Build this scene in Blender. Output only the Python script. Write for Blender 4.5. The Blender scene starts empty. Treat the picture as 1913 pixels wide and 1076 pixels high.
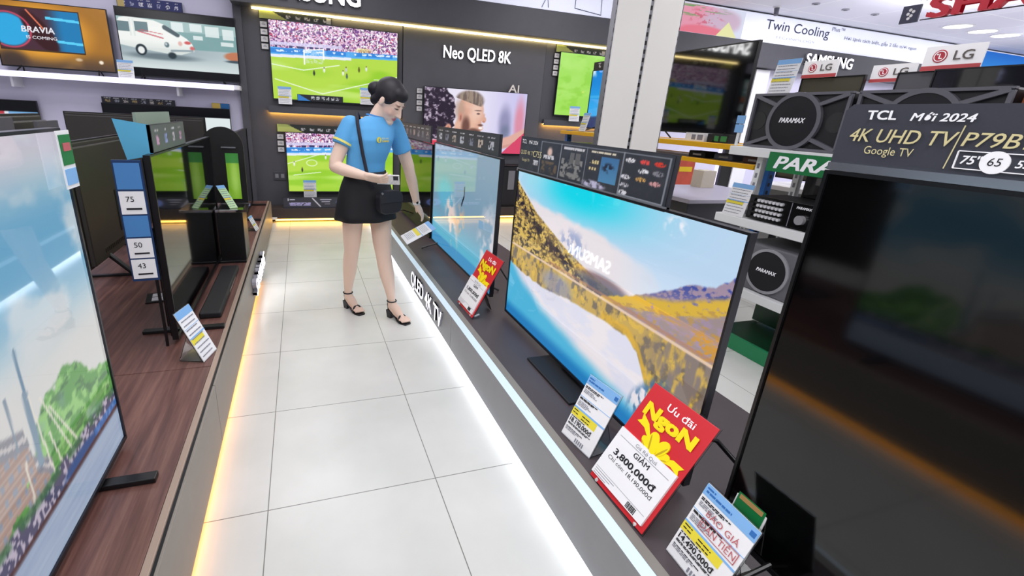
import bpy, bmesh, math, random
import numpy as np
from mathutils import Vector, Matrix
sc = bpy.context.scene
COL = sc.collection
R = math.radians
random.seed(7)
# ------------------------------------------------------------------ camera
CAM_H = 1.4
fpx, ppx, ppy = 857.586, 850.780, 513.789
yaw, pitch, roll = 0.327957, 0.331257, 0.0550681
fw = Vector((math.sin(yaw)*math.cos(pitch), math.cos(yaw)*math.cos(pitch), -math.sin(pitch)))
rt = Vector((math.cos(yaw), -math.sin(yaw), 0))
up = rt.cross(fw)
r_ = rt*math.cos(roll) + up*math.sin(roll)
u_ = -rt*math.sin(roll) + up*math.cos(roll)
cd = bpy.data.cameras.new('camera'); cam = bpy.data.objects.new('camera', cd); COL.objects.link(cam)
cam.matrix_world = Matrix(((r_.x, u_.x, -fw.x, 0), (r_.y, u_.y, -fw.y, 0), (r_.z, u_.z, -fw.z, CAM_H), (0, 0, 0, 1)))
cd.sensor_fit = 'HORIZONTAL'; cd.sensor_width = 36.0
cd.lens = fpx/1913*36.0
cd.shift_x = (1913/2-ppx)/1913
cd.shift_y = (ppy-1076/2)/1913
cd.clip_start = 0.02
sc.camera = cam
# ------------------------------------------------------------------ colour management, world, lights
vs = sc.view_settings
vs.view_transform = 'Standard'; vs.look = 'None'; vs.gamma = 1.0; vs.use_curve_mapping = False
vs.exposure = 0.0
W = bpy.data.worlds.new('world'); sc.world = W; W.use_nodes = True
W.node_tree.nodes['Background'].inputs[0].default_value = (0.86, 0.88, 1.0, 1)
W.node_tree.nodes['Background'].inputs[1].default_value = 0.28
def area(x, y, z, sx, sy, power, color=(1, 0.98, 1.0)):
    l = bpy.data.lights.new('ceiling_and_fill_light', 'AREA'); l.shape = 'RECTANGLE'; l.size = sx; l.size_y = sy
    l.energy = power; l.color = color
    o = bpy.data.objects.new('ceiling_and_fill_light', l); COL.objects.link(o); o.location = (x, y, z)
    return o
for ax in (-2.6, 0.2, 3.4, 7.4, 11.5):
    for ay in (-0.6, 2.2, 4.9):
        area(ax, ay, 3.14, 1.3, 1.3, (52 if ay < 0 else 25) if ax < 5 else 38)
for ax, ay, e in ((0.5, 2.0, 10), (4.0, 3.6, 13), (8.0, 4.0, 26), (12.0, 4.0, 26)):
    o = area(ax, ay, 2.75, 1.6, 1.6, e, (0.95, 0.95, 1.0)); o.rotation_euler = (math.pi, 0, 0)   # unseen fill lights aimed up, added to brighten the ceiling
# ------------------------------------------------------------------ materials
def lin(c):
    if isinstance(c, str):
        c = tuple(int(c[i:i+2], 16)/255 for i in (0, 2, 4))
    return tuple((x/12.92 if x <= 0.04045 else ((x+0.055)/1.055)**2.4) for x in c)
_mats = {}
def mat(name, col='808080', rough=0.5, metal=0.0, spec=0.5, emit=None, es=1.0, noise=0.0, nscale=40.0, bump=0.0, trans=0.0, alpha=1.0, coat=0.0):
    if name in _mats: return _mats[name]
    m = bpy.data.materials.new(name); m.use_nodes = True
    nt = m.node_tree; b = nt.nodes['Principled BSDF']
    c = lin(col)
    b.inputs['Base Color'].default_value = (*c, 1); b.inputs['Roughness'].default_value = rough
    b.inputs['Metallic'].default_value = metal; b.inputs['Specular IOR Level'].default_value = spec
    b.inputs['Transmission Weight'].default_value = trans; b.inputs['Alpha'].default_value = alpha
    b.inputs['Coat Weight'].default_value = coat
    if emit is not None:
        b.inputs['Emission Color'].default_value = (*lin(emit), 1); b.inputs['Emission Strength'].default_value = es
    if noise or bump:
        tc = nt.nodes.new('ShaderNodeTexCoord'); n = nt.nodes.new('ShaderNodeTexNoise')
        n.inputs['Scale'].default_value = nscale; n.inputs['Detail'].default_value = 4
        nt.links.new(tc.outputs['Object'], n.inputs['Vector'])
        if noise:
            mp = nt.nodes.new('ShaderNodeMapRange')
            mp.inputs['To Min'].default_value = 1-noise; mp.inputs['To Max'].default_value = 1+noise
            nt.links.new(n.outputs['Fac'], mp.inputs['Value'])
            mx = nt.nodes.new('ShaderNodeVectorMath'); mx.operation = 'SCALE'
            mx.inputs[0].default_value = c
            nt.links.new(mp.outputs['Result'], mx.inputs['Scale'])
            nt.links.new(mx.outputs['Vector'], b.inputs['Base Color'])
        if bump:
            bp = nt.nodes.new('ShaderNodeBump'); bp.inputs['Strength'].default_value = bump; bp.inputs['Distance'].default_value = 0.002
            nt.links.new(n.outputs['Fac'], bp.inputs['Height']); nt.links.new(bp.outputs['Normal'], b.inputs['Normal'])
    _mats[name] = m
    return m
def attr_mat(name, rough, spec, strength, base_attr=False):
    m = bpy.data.materials.new(name); m.use_nodes = True
    nt = m.node_tree; b = nt.nodes['Principled BSDF']
    a = nt.nodes.new('ShaderNodeVertexColor'); a.layer_name = 'Col'
    b.inputs['Roughness'].default_value = rough; b.inputs['Specular IOR Level'].default_value = spec
    if base_attr:
        nt.links.new(a.outputs['Color'], b.inputs['Base Color'])
    else:
        b.inputs['Base Color'].default_value = (0.004, 0.004, 0.005, 1)
        nt.links.new(a.outputs['Color'], b.inputs['Emission Color']); b.inputs['Emission Strength'].default_value = strength
    _mats[name] = m
    return m
SCREEN = attr_mat('lit_screen', 0.03, 0.55, 1.0)
SCREEN_WALL = attr_mat('lit_wall_screen', 0.18, 0.4, 1.0)
PRINT = attr_mat('printed_card', 0.4, 0.4, 0, True)
M_off = mat('dark_screen_glass', '050608', 0.05, spec=0.9)
M_tcl = mat('dark_matte_screen_glass', '030304', 0.075, spec=0.65)
M_black = mat('black_plastic', '0b0b0e', 0.35, noise=0.1)
M_blackm = mat('black_matte_plastic', '15151a', 0.6, bump=0.2, nscale=300)
M_metal = mat('dark_bezel_metal', '3a3a40', 0.3, metal=0.8)
M_silver = mat('silver_metal', 'b8bac0', 0.25, metal=0.9)
M_chrome = mat('white_chrome', 'e6e6ea', 0.2, metal=0.6)
M_back = mat('tv_back_plastic', '35322f', 0.42, noise=0.12, nscale=6, bump=0.1)
M_grey = mat('grey_laminate_panel', '8f8f92', 0.4, noise=0.06, nscale=12)
M_greyl = mat('taupe_laminate_panel', '8a8279', 0.4, noise=0.06, nscale=12)
M_mat = mat('dark_brown_grey_top', '4a4145', 0.45, noise=0.18, nscale=5)
M_trim = mat('grey_edge_trim', '8a8680', 0.4)
M_woodtrim = mat('brown_edge_trim', 'a58f80', 0.4)
M_white = mat('white_paint', 'eeeef2', 0.5, noise=0.03, nscale=3)
M_cream = mat('off_white_panel', 'f3f0ea', 0.55, noise=0.03, nscale=4)
M_paper = mat('white_paper', 'f4f4f6', 0.5)
M_lav = mat('white_lavender_wall', 'd9d6ee', 0.6, noise=0.04, nscale=3)
M_dark = mat('charcoal_cladding', '4d4d54', 0.55, noise=0.1, nscale=8, bump=0.1)
M_darkw = mat('charcoal_wood_wall', '55555b', 0.55, noise=0.14, nscale=5, bump=0.1)
M_acryl = mat('clear_acrylic', 'f0f4f4', 0.05, trans=1.0, spec=0.5)
M_red = mat('red_card', 'd2232e', 0.4, noise=0.04)
M_yel = mat('yellow_print', 'ffe600', 0.45)
M_yelbow = mat('dark_yellow_print', 'c9a800', 0.45)
M_yellowrack = mat('yellow_painted_steel', 'f2b70d', 0.4, noise=0.06)
M_blueup = mat('blue_painted_steel', '1f5fa8', 0.4)
M_blueband = mat('light_blue_print', '84b8ec', 0.5)
M_bluedk = mat('blue_print', '2f6fb8', 0.5)
M_yelband = mat('lemon_print', 'f0e040', 0.5)
M_ink = mat('black_ink', '14141c', 0.5)
M_greyink = mat('grey_ink', '8a8a96', 0.5)
M_redink = mat('faded_red_ink', 'c06068', 0.5)
M_whiteink = mat('white_print', 'f6f6fa', 0.5, emit='ffffff', es=0.12)
M_gold = mat('pale_gold_print', 'e3d8a4', 0.4)
M_green = mat('green_sign', '12793f', 0.45)
M_greenl = mat('green_painted_base', '1f8a58', 0.4)
M_greend = mat('dark_green_panel', '0d3a22', 0.35)
M_led_w = mat('cool_white_led', 'eef4ff', 0.4, emit='ecf4ff', es=5.5)
M_led_bar = mat('frosted_led_bar', 'c4d6e4', 0.4, emit='c8e0f4', es=0.30)
M_led_o = mat('amber_led', 'ffb040', 0.4, emit='ffac28', es=3.6)
M_led_warm = mat('warm_led', 'fff0c0', 0.4, emit='ffe49a', es=15.0)
M_led_farw = mat('warm_white_toe_led', 'ffe0a0', 0.4, emit='ffc050', es=9.0)
M_led_lav = mat('lavender_led', 'e6e2ff', 0.4, emit='d8d0ff', es=1.3)
M_letter = mat('lit_white_letter', 'ffffff', 0.4, emit='f4f2ff', es=2.2)
M_letter_s = mat('bright_lit_letter', 'ffffff', 0.4, emit='ffffff', es=9.0)
M_letter_side = mat('white_letter_side', '9a9aa4', 0.4)
M_down = mat('downlight_glow', 'ffffff', 0.4, emit='fffaf0', es=4.0)
# ------------------------------------------------------------------ mesh builder
class MB:
    def __init__(s): s.v = []; s.f = []; s.mi = []
    def quad(s, pts, m=0):
        n = len(s.v); s.v += [tuple(p) for p in pts]; s.f.append(tuple(range(n, n+len(pts)))); s.mi.append(m); return s
    def box(s, x0, x1, y0, y1, z0, z1, m=0, M=None):
        n = len(s.v)
        P = [(x0, y0, z0), (x1, y0, z0), (x1, y1, z0), (x0, y1, z0), (x0, y0, z1), (x1, y0, z1), (x1, y1, z1), (x0, y1, z1)]
        if M is not None: P = [tuple(M @ Vector(p)) for p in P]
        s.v += P
        for f in ((3, 2, 1, 0), (4, 5, 6, 7), (0, 1, 5, 4), (1, 2, 6, 5), (2, 3, 7, 6), (3, 0, 4, 7)):
            s.f.append(tuple(n+i for i in f)); s.mi.append(m)
        return s
    def prism(s, poly, y0, y1, m=0):
        """poly: (x,z) counter-clockwise seen from -Y; extruded from y0 (front) to y1"""
        n = len(s.v); k = len(poly)
        s.v += [(x, y0, z) for x, z in poly] + [(x, y1, z) for x, z in poly]
        s.f.append(tuple(range(n, n+k))); s.mi.append(m)
        s.f.append(tuple(range(n+2*k-1, n+k-1, -1))); s.mi.append(m)
        for i in range(k):
            j = (i+1) % k
            s.f.append((n+i, n+k+i, n+k+j, n+j)); s.mi.append(m)
        return s
    def tube(s, pts, rad, seg=12, m=0, caps=True):
        pts = [Vector(p) for p in pts]
        if not hasattr(rad, '__len__'): rad = [rad]*len(pts)
        n0 = len(s.v); prev = None
        for i, p in enumerate(pts):
            d = (pts[min(i+1, len(pts)-1)]-pts[max(i-1, 0)]).normalized()
            if prev is None:
                a = d.orthogonal().normalized()
            else:
                a = (prev - d*prev.dot(d)).normalized()
            prev = a; b = d.cross(a)
            ra, rb = rad[i] if hasattr(rad[i], '__len__') else (rad[i], rad[i])
            for k in range(seg):
                t = 2*math.pi*k/seg
                s.v.append(tuple(p + a*math.cos(t)*ra + b*math.sin(t)*rb))
        for i in range(len(pts)-1):
            for k in range(seg):
                k2 = (k+1) % seg; o = n0+i*seg
                s.f.append((o+k, o+k2, o+seg+k2, o+seg+k)); s.mi.append(m)
        if caps:
            s.f.append(tuple(n0+seg-1-k for k in range(seg))); s.mi.append(m)
            o = n0+(len(pts)-1)*seg
            s.f.append(tuple(o+k for k in range(seg))); s.mi.append(m)
        return s
    def disc(s, c, r, axis='y', depth=0.005, seg=32, m=0):
        c = Vector(c); d = {'x': Vector((1, 0, 0)), 'y': Vector((0, 1, 0)), 'z': Vector((0, 0, 1))}[axis]
        return s.tube([c-d*depth/2, c+d*depth/2], r, seg, m)
    def ring(s, c, r0, r1, y0, y1, seg=40, m=0):
        n = len(s.v)
        for k in range(seg):
            t = 2*math.pi*k/seg; co, si = math.cos(t), math.sin(t)
            s.v += [(c[0]+r0*co, y0, c[1]+r0*si), (c[0]+r1*co, y0, c[1]+r1*si), (c[0]+r1*co, y1, c[1]+r1*si), (c[0]+r0*co, y1, c[1]+r0*si)]
        for k in range(seg):
            a = n+4*k; b = n+4*((k+1) % seg)
            for i in range(4):
                j = (i+1) % 4
                s.f.append((a+i, b+i, b+j, a+j)); s.mi.append(m)
        return s
    def sphere(s, c, r, seg=16, rings=10, m=0, M=None):
        n = len(s.v); c = Vector(c)
        rr = r if hasattr(r, '__len__') else (r, r, r)
        for i in range(rings+1):
            ph = math.pi*i/rings
            for k in range(seg):
                t = 2*math.pi*k/seg
                p = Vector((rr[0]*math.sin(ph)*math.cos(t), rr[1]*math.sin(ph)*math.sin(t), rr[2]*math.cos(ph)))
                if M is not None: p = M @ p
                s.v.append(tuple(c+p))
        for i in range(rings):
            for k in range(seg):
                k2 = (k+1) % seg
                s.f.append((n+i*seg+k, n+(i+1)*seg+k, n+(i+1)*seg+k2, n+i*seg+k2)); s.mi.append(m)
        return s
    def build(s, name, mats, parent=None, bevel=0, smooth=False, M=None, segs=2):
        me = bpy.data.meshes.new(name)
        V = s.v if M is None else [tuple(M @ Vector(p)) for p in s.v]
        me.from_pydata(V, [], s.f)
        if not isinstance(mats, (list, tuple)): mats = [mats]
        for m in mats: me.materials.append(m)
        me.polygons.foreach_set('material_index', s.mi)
        if smooth: me.polygons.foreach_set('use_smooth', [True]*len(s.f))
        me.update()
        o = bpy.data.objects.new(name, me); COL.objects.link(o)
        if parent: o.parent = parent
        if bevel:
            bv = o.modifiers.new('bevel', 'BEVEL'); bv.width = bevel; bv.segments = segs; bv.limit_method = 'ANGLE'; bv.angle_limit = R(40)
        return o
def tag(o, label=None, cat=None, group=None, kind=None):
    if label: o['label'] = label
    if cat: o['category'] = cat
    if group: o['group'] = group
    if kind: o['kind'] = kind
    return o
def thing(name, label, cat, loc=(0, 0, 0), rz=0.0, group=None):
    o = bpy.data.objects.new(name, None); COL.objects.link(o)
    o.empty_display_size = 0.05
    o.location = loc; o.rotation_euler = (0, 0, R(rz))
    return tag(o, label, cat, group)
def struct(o): o['kind'] = 'structure'; return o
# text turned into mesh: reads left to right along +x, up +z, faces -y; returns list of (verts, faces)
_tc = bpy.data.curves.new('txt', 'FONT'); _to = bpy.data.objects.new('txt', _tc); COL.objects.link(_to)
def text_geo(s, extrude=0.0, shear=0.0, bold=0.0, res=3, space=1.0):
    _tc.body = s; _tc.extrude = extrude; _tc.shear = shear; _tc.offset = 0.0; _tc.resolution_u = res; _tc.space_character = space
    _tc.size = 1.0; _tc.fill_mode = 'BOTH'
    dg = bpy.context.evaluated_depsgraph_get(); dg.update()
    me = bpy.data.meshes.new_from_object(_to.evaluated_get(dg))
    V = [v.co.copy() for v in me.vertices]; F = [tuple(p.vertices) for p in me.polygons]
    bpy.data.meshes.remove(me)
    if bold and V:
        n = len(V); V0, F0 = V, F; V, F = [], []
        for i, (a, b) in enumerate(((-1, -0.7), (1, -0.7), (-1, 0.7), (1, 0.7), (0, 0))):
            V += [Vector((v.x+a*bold, v.y+b*bold, v.z+(i*0.006))) for v in V0]; F += [tuple(q+i*n for q in f) for f in F0]
    return V, F
def add_text(mb, s, x, z, h, y=-0.002, w=None, align='L', m=0, extrude=0.0, shear=0.0, bold=0.0, mirror=False, space=1.0, rot=0.0, res=3):
    """cap height h; baseline z; x = left / centre / right; sits at y (front faces -y)"""
    V, F = text_geo(s, extrude/max(h, 1e-6)*0.35 if extrude else 0, shear, bold, res, space)
    if not V: return
    cap = 0.69
    sc_ = h/cap
    x0 = min(v.x for v in V); x1 = max(v.x for v in V)
    sx = sc_ if w is None else w/(x1-x0)
    wid = (x1-x0)*sx
    ox = {'L': 0, 'C': -wid/2, 'R': -wid}[align]
    n = len(mb.v); cr, sr = math.cos(R(rot)), math.sin(R(rot))
    for v in V:
        px = (v.x-x0)*sx + ox; pz = v.y*sc_
        px, pz = px*cr-pz*sr, px*sr+pz*cr
        mb.v.append((x+px, y - v.z*sc_, z+pz))
    for f in F:
        mb.f.append(tuple(n+i for i in f)); mb.mi.append(m)
def grid_screen(name, w, h, paint, res, mat_, parent, x0=None, z0=0.0, y=0.0, M=None):
    """vertical grid in the local xz plane facing -y, coloured by paint(u,v)"""
    nx, ny = res
    u = np.linspace(0, 1, nx+1); v = np.linspace(0, 1, ny+1)
    U, Vv = np.meshgrid(u, v)
    if x0 is None: x0 = -w/2
    co = np.stack([x0+U*w, np.full_like(U, y), z0+Vv*h], -1).reshape(-1, 3)
    if M is not None:
        A = np.array(M); co = co @ A[:3, :3].T + A[:3, 3]
    idx = np.arange((nx+1)*(ny+1)).reshape(ny+1, nx+1)
    F = np.stack([idx[:-1, :-1], idx[:-1, 1:], idx[1:, 1:], idx[1:, :-1]], -1).reshape(-1, 4)
    me = bpy.data.meshes.new(name)
    me.vertices.add(len(co)); me.vertices.foreach_set('co', co.astype(np.float32).ravel())
    me.loops.add(F.size); me.loops.foreach_set('vertex_index', F.astype(np.int32).ravel())
    me.polygons.add(len(F)); me.polygons.foreach_set('loop_start', np.arange(0, F.size, 4, dtype=np.int32))
    me.update(calc_edges=True)
    c = np.clip(paint(U, Vv), 0, 1).reshape(-1, 3)
    c = np.where(c <= 0.04045, c/12.92, ((c+0.055)/1.055)**2.4)
    at = me.color_attributes.new('Col', 'FLOAT_COLOR', 'POINT')
    at.data.foreach_set('color', np.concatenate([c, np.ones((len(c), 1))], 1).astype(np.float32).ravel())
    me.materials.append(mat_); me.validate()
    o = bpy.data.objects.new(name, me); COL.objects.link(o)
    if parent: o.parent = parent
    return o
# ------------------------------------------------------------------ picture painting (numpy, u right, v up, sRGB 0..1)
def vnoise(u, v, seed=0):
    iu = np.floor(u).astype(int); iv = np.floor(v).astype(int)
    fu = u-iu; fv = v-iv
    fu = fu*fu*(3-2*fu); fv = fv*fv*(3-2*fv)
    def hsh(a, b):
        n = (a*374761393 + b*668265263 + seed*1442695041) & 0x7fffffff
        n = ((n ^ (n >> 13))*1274126177) & 0x7fffffff
        return ((n ^ (n >> 16)) & 0xffff)/65535.0
    return (hsh(iu, iv)*(1-fu)+hsh(iu+1, iv)*fu)*(1-fv) + (hsh(iu, iv+1)*(1-fu)+hsh(iu+1, iv+1)*fu)*fv
def fbm(u, v, sx, sy, o=4, seed=0):
    t = 0; a = 1; s = 0
    for i in range(o):
        t = t + a*vnoise(u*sx*2**i, v*sy*2**i, seed+i*17); s += a; a *= 0.5
    return t/s
def hexc(c): return np.array([int(c[i:i+2], 16)/255 for i in (0, 2, 4)])
def full(u, c): return np.ones(u.shape+(3,))*hexc(c)
def mixc(a, b, t):
    t = np.clip(t, 0, 1)[..., None]
    b = hexc(b) if isinstance(b, str) else b
    return a*(1-t)+b*t
def sstep(a, b, x):
    t = np.clip((x-a)/(b-a+1e-9), 0, 1); return t*t*(3-2*t)
def ell(u, v, cu, cv, ru, rv, soft=0.08, rot=0.0):
    c, s = math.cos(R(rot)), math.sin(R(rot))
    du, dv = (u-cu), (v-cv)
    a = du*c+dv*s; b = -du*s+dv*c
    d = np.sqrt((a/ru)**2+(b/rv)**2)
    return 1-sstep(1-soft, 1+soft, d)
def rectm(u, v, a, b, c, d): return ((u >= a) & (u <= b) & (v >= c) & (v <= d)).astype(float)
def seg(u, v, x0, y0, x1, y1, w, asp=1.78):
    U, Vv = u*asp, v; x0, x1 = x0*asp, x1*asp
    dx, dy = x1-x0, y1-y0
    t = np.clip(((U-x0)*dx+(Vv-y0)*dy)/(dx*dx+dy*dy+1e-9), 0, 1)
    d = np.hypot(U-x0-t*dx, Vv-y0-t*dy)
    return 1-sstep(w*0.6, w, d)
def interp(u, xs, ys): return np.interp(u, xs, ys)
def p_lake(u, v):
    c = full(u, 'bcd4ee')
    c = mixc(c, 'd6e6f6', 1-sstep(0.55, 0.85, v))
    c = mixc(c, '12d4e8', 1.1*np.exp(-(((u-0.43)/0.26)**2+((v-0.98)/0.14)**2)))
    c = mixc(c, '9fdcee', 0.6*np.exp(-(((u-0.12)/0.12)**2+((v-1.0)/0.1)**2)))
    n = fbm(u, v, 9, 8, 5, 3)
    top = interp(u, [0, 0.2, 0.36, 0.51, 0.64, 0.78, 0.86], [0.95, 0.86, 0.83, 0.82, 0.80, 0.76, 0.62])+0.10*(n-0.5)
    c = mixc(c, 'e6dfe4', sstep(0, 0.05, top-v)*sstep(0.9, 0.6, u))
    c = mixc(c, 'd2d6e6', sstep(0.55, 0.75, fbm(u, v, 6, 10, 4, 9))*sstep(0, 0.05, top-v)*0.8*sstep(0.9, 0.6, u))
    c = mixc(c, 'eef0f8', ell(u, v, 0.82, 0.955, 0.03, 0.035, 0.5)*sstep(0.35, 0.55, fbm(u, v, 40, 30, 3, 5)))
    # left slope
    rl = interp(u, [0, 0.02, 0.18, 0.39, 0.51, 0.65, 0.72], [0.95, 0.92, 0.78, 0.66, 0.61, 0.57, 0.52])
    hill = fbm(u, v, 40, 40, 4, 11)
    hc = mixc(full(u, 'd8b860'), '947a4c', sstep(0.42, 0.66, fbm(u, v, 90, 80, 4, 12)))
    band = np.abs(v-(rl-0.085-0.02*np.sin(u*30)))
    hc = mixc(hc, '2a2430', (1-sstep(0.02, 0.06, band))*sstep(0.38, 0.55, fbm(u, v, 60, 50, 3, 2)))
    hc = mixc(hc, '3a3230', sstep(0.56, 0.62, fbm(u, v, 55, 70, 3, 21))*sstep(0.45, 0.2, u)*0.9)
    c = mixc(c, hc, sstep(0, 0.012, rl-v)*(v > 0.5))
    c = mixc(c, '8f9fc8', ell(u, v, 0.42, 0.69, 0.07, 0.075, 0.4)*sstep(0.4, 0.6, fbm(u, v, 60, 30, 3, 8))*0.8)
    c = mixc(c, '46506a', ell(u, v, 0.6, 0.565, 0.12, 0.05, 0.3)*0.8*(v > 0.51))
    # right hill
    rr = interp(u, [0.6, 0.72, 0.81, 0.9, 0.96, 1.0], [0.52, 0.60, 0.68, 0.77, 0.80, 0.86])+0.018*(fbm(u, v, 70, 5, 3, 4)-0.5)
    rc = mixc(full(u, 'a08ca0'), '3a4a9c', sstep(0.42, 0.6, fbm(u, v, 90, 90, 4, 6))*sstep(0.62, 0.78, v+0.35*(0.9-u)))
    yb = interp(u, [0.6, 0.67, 0.86, 1.01], [0.53, 0.56, 0.645, 0.76])
    rc = mixc(rc, 'd6b040', (1-sstep(0.02, 0.05, np.abs(v-yb+0.012)))*sstep(0.3, 0.5, fbm(u, v, 60, 60, 3, 14)+0.15))
    rc = mixc(rc, 'b8924c', sstep(0.5, 0.6, fbm(u, v, 60, 90, 4, 31))*(v < yb-0.02)*0.8)
    rc = mixc(rc, '9a8a8c', sstep(0.42, 0.58, fbm(u, v, 50, 90, 4, 33))*(v < yb-0.04)*0.9)
    c = mixc(c, rc, sstep(0, 0.012, rr-v)*(u > 0.6)*(v > 0.5))
    rnd = ell(u, v, 0.985, 0.56, 0.06, 0.06, 0.4)
    c = mixc(c, 'c8902e', rnd*sstep(0.42, 0.6, fbm(u, v, 110, 90, 3, 15)))
    # water reflection
    w = mixc(full(u, 'd8d8e8'), 'e6dfe4', sstep(0.4, 0.6, fbm(u, v, 8, 12, 4, 52)))
    w = mixc(w, '4fb2d8', sstep(0.0, 0.10, interp(u, [0, 0.1, 0.28, 0.45, 0.62, 0.8, 1], [0.45, 0.36, 0.26, 0.22, 0.19, 0.15, 0.1])-v+0.03*(n-0.5)))
    w = mixc(w, '1e78b8', sstep(0.11, 0.03, v)*0.95)
    mr = interp(u, [0, 0.07, 0.28, 0.45, 0.62, 0.73, 0.78, 0.85, 0.9, 1.0], [0.37, 0.35, 0.34, 0.38, 0.40, 0.40, 0.36, 0.2, 0.08, -0.2])+0.02*(fbm(u, v, 30, 4, 3, 40)-0.5)
    mc = mixc(full(u, 'c2a04e'), '6f6252', sstep(0.45, 0.65, fbm(u, v, 50, 20, 4, 41)))
    mc = mixc(mc, 'e0b840', sstep(0.55, 0.65, fbm(u, v, 40, 25, 3, 44))*0.7)
    mc = mixc(mc, '80726c', sstep(0.74, 0.92, u)*sstep(0.35, 0.6, fbm(u, v, 70, 12, 3, 46)))
    mc = mixc(mc, '8a8fae', ell(u, v, 0.36, 0.42, 0.1, 0.07, 0.4)*0.7)
    w = mixc(w, mc, sstep(0, 0.015, v-mr))
    w = mixc(w, 'd8a828', (1-sstep(0.008, 0.03, np.abs(v-mr-0.03)))*(u > 0.62)*0.8)
    w = mixc(w, '3f6f9c', ell(u, v, 0.84, 0.2, 0.035, 0.12, 0.5, -20)*sstep(0.4, 0.6, fbm(u, v, 80, 20, 3, 47)))
    c = mixc(c, w, (v < 0.505).astype(float))
    c = mixc(c, 'e6c9b0', (1-sstep(0.004, 0.010, np.abs(v-0.508)))*0.85)
    c = mixc(c, 'b07a60', (1-sstep(0.004, 0.012, np.abs(v-0.527)))*(u > 0.3)*0.6)
    return c
def p_football(u, v, seed=0, zoom=1.0, lines=True):
    c = full(u, 'b6dc4a')
    n = fbm(u, v, 3, 5, 2, 50+seed)
    c = mixc(c, '90cc28', sstep(0.5, 0.7, n)*0.8)
    c = mixc(c, 'c8ea7c', sstep(0.55, 0.75, fbm(u, v, 2, 9, 2, 61+seed))*0.7)
    base = 0.55+0.06*u
    c = mixc(c, '58aef0', sstep(0, 0.004, v-base-0.02))
    c = mixc(c, 'e8ecf8', rectm(u, v, 0, 1, 0, 1)*(np.abs(v-base-0.01) < 0.018)*(u < 0.62))
    c = mixc(c, '2f86dc', (np.abs(v-base-0.075) < 0.03)*sstep(0.4, 0.5, fbm(u, v, 18, 3, 2, 5)))
    c = mixc(c, 'dff0ff', (np.abs(v-base-0.075) < 0.012)*sstep(0.5, 0.6, fbm(u, v, 60, 20, 2, 6)))
    crowd0 = base+0.115-0.02*u
    cr = vnoise(u*110, v*62, 71+seed); cr2 = vnoise(u*90, v*50, 72+seed); cr3 = vnoise(u*100, v*70, 73+seed)
    cc = mixc(full(u, 'e6c2e0'), '7a4a90', sstep(0.5, 0.7, cr))
    cc = mixc(cc, 'ffffff', sstep(0.62, 0.75, cr2)); cc = mixc(cc, 'c8406a', sstep(0.75, 0.85, cr3)); cc = mixc(cc, '3a2448', sstep(0.72, 0.82, vnoise(u*120, v*66, 74+seed)))
    cc = mixc(cc, 'd8d4f4', (np.abs(v-crowd0-0.05) < 0.022)*(u < 0.55)*0.85)
    cc = mixc(cc, '3a3a70', (np.abs(v-crowd0-0.015) < 0.016)*(vnoise(u*70, v*3, 75) > 0.5)*(u < 0.5))
    cc = mixc(cc, 'e8e070', ell(u, v, 0.72, crowd0+0.03, 0.06, 0.03, 0.5)*0.6)
    c = mixc(c, cc, (v > crowd0).astype(float))
    if lines:
        for a in ((0.02, 0.26, 0.38, 0.10), (0.38, 0.10, 1.0, 0.40), (0.0, 0.45, 0.24, 0.40), (0.24, 0.40, 0.52, 0.50)):
            c = mixc(c, 'f0fbe6', seg(u, v, *a, 0.008)*0.9)
        c = mixc(c, 'f0fbe6', np.clip(ell(u, v, 0.83, 0.30, 0.075, 0.05, 0.1)-ell(u, v, 0.83, 0.30, 0.068, 0.042, 0.1), 0, 1)*(u > 0.8))
        for a in ((0.25, 0.48, 0.25, 0.66), (0.25, 0.66, 0.40, 0.69), (0.40, 0.69, 0.40, 0.56)):
            c = mixc(c, 'ffffff', seg(u, v, *a, 0.010))
        c = mixc(c, 'dcecff', rectm(u, v, 0.255, 0.395, 0.5, 0.66)*sstep(0.4, 0.6, vnoise(u*120, v*80, 3))*0.5)
        pl = ((0.32, 0.37, '20222a'), (0.40, 0.42, 'f4f4ff'), (0.55, 0.40, 'f4f4ff'), (0.575, 0.45, 'c8c8e0'), (0.58, 0.36, '40506a'), (0.68, 0.46, '504a20'), (0.74, 0.48, 'e8e8ff'))
    else:
        for a in ((0.0, 0.42, 0.35, 0.60), (0.05, 0.25, 0.3, 0.3)):
            c = mixc(c, 'f0fbe6', seg(u, v, *a, 0.008)*0.8)
        c = mixc(c, 'f4fff0', np.clip(ell(u, v, 0.22, 0.44, 0.05, 0.05, 0.1)-ell(u, v, 0.22, 0.44, 0.044, 0.042, 0.1), 0, 1))
        pl = ((0.06, 0.42, 'f4f4ff'), (0.13, 0.33, '20222a'), (0.35, 0.53, 'f4f4ff'), (0.43, 0.55, '303848'), (0.6, 0.5, '30303a'), (0.78, 0.42, 'f4f4ff'), (0.9, 0.52, '30303a'))
    for a, b, k in pl:
        c = mixc(c, k, ell(u, v, a, b, 0.008, 0.030, 0.5)*0.9); c = mixc(c, '5a4030', ell(u, v, a, b+0.032, 0.005, 0.010, 0.4)*0.8)
    return c
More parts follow.
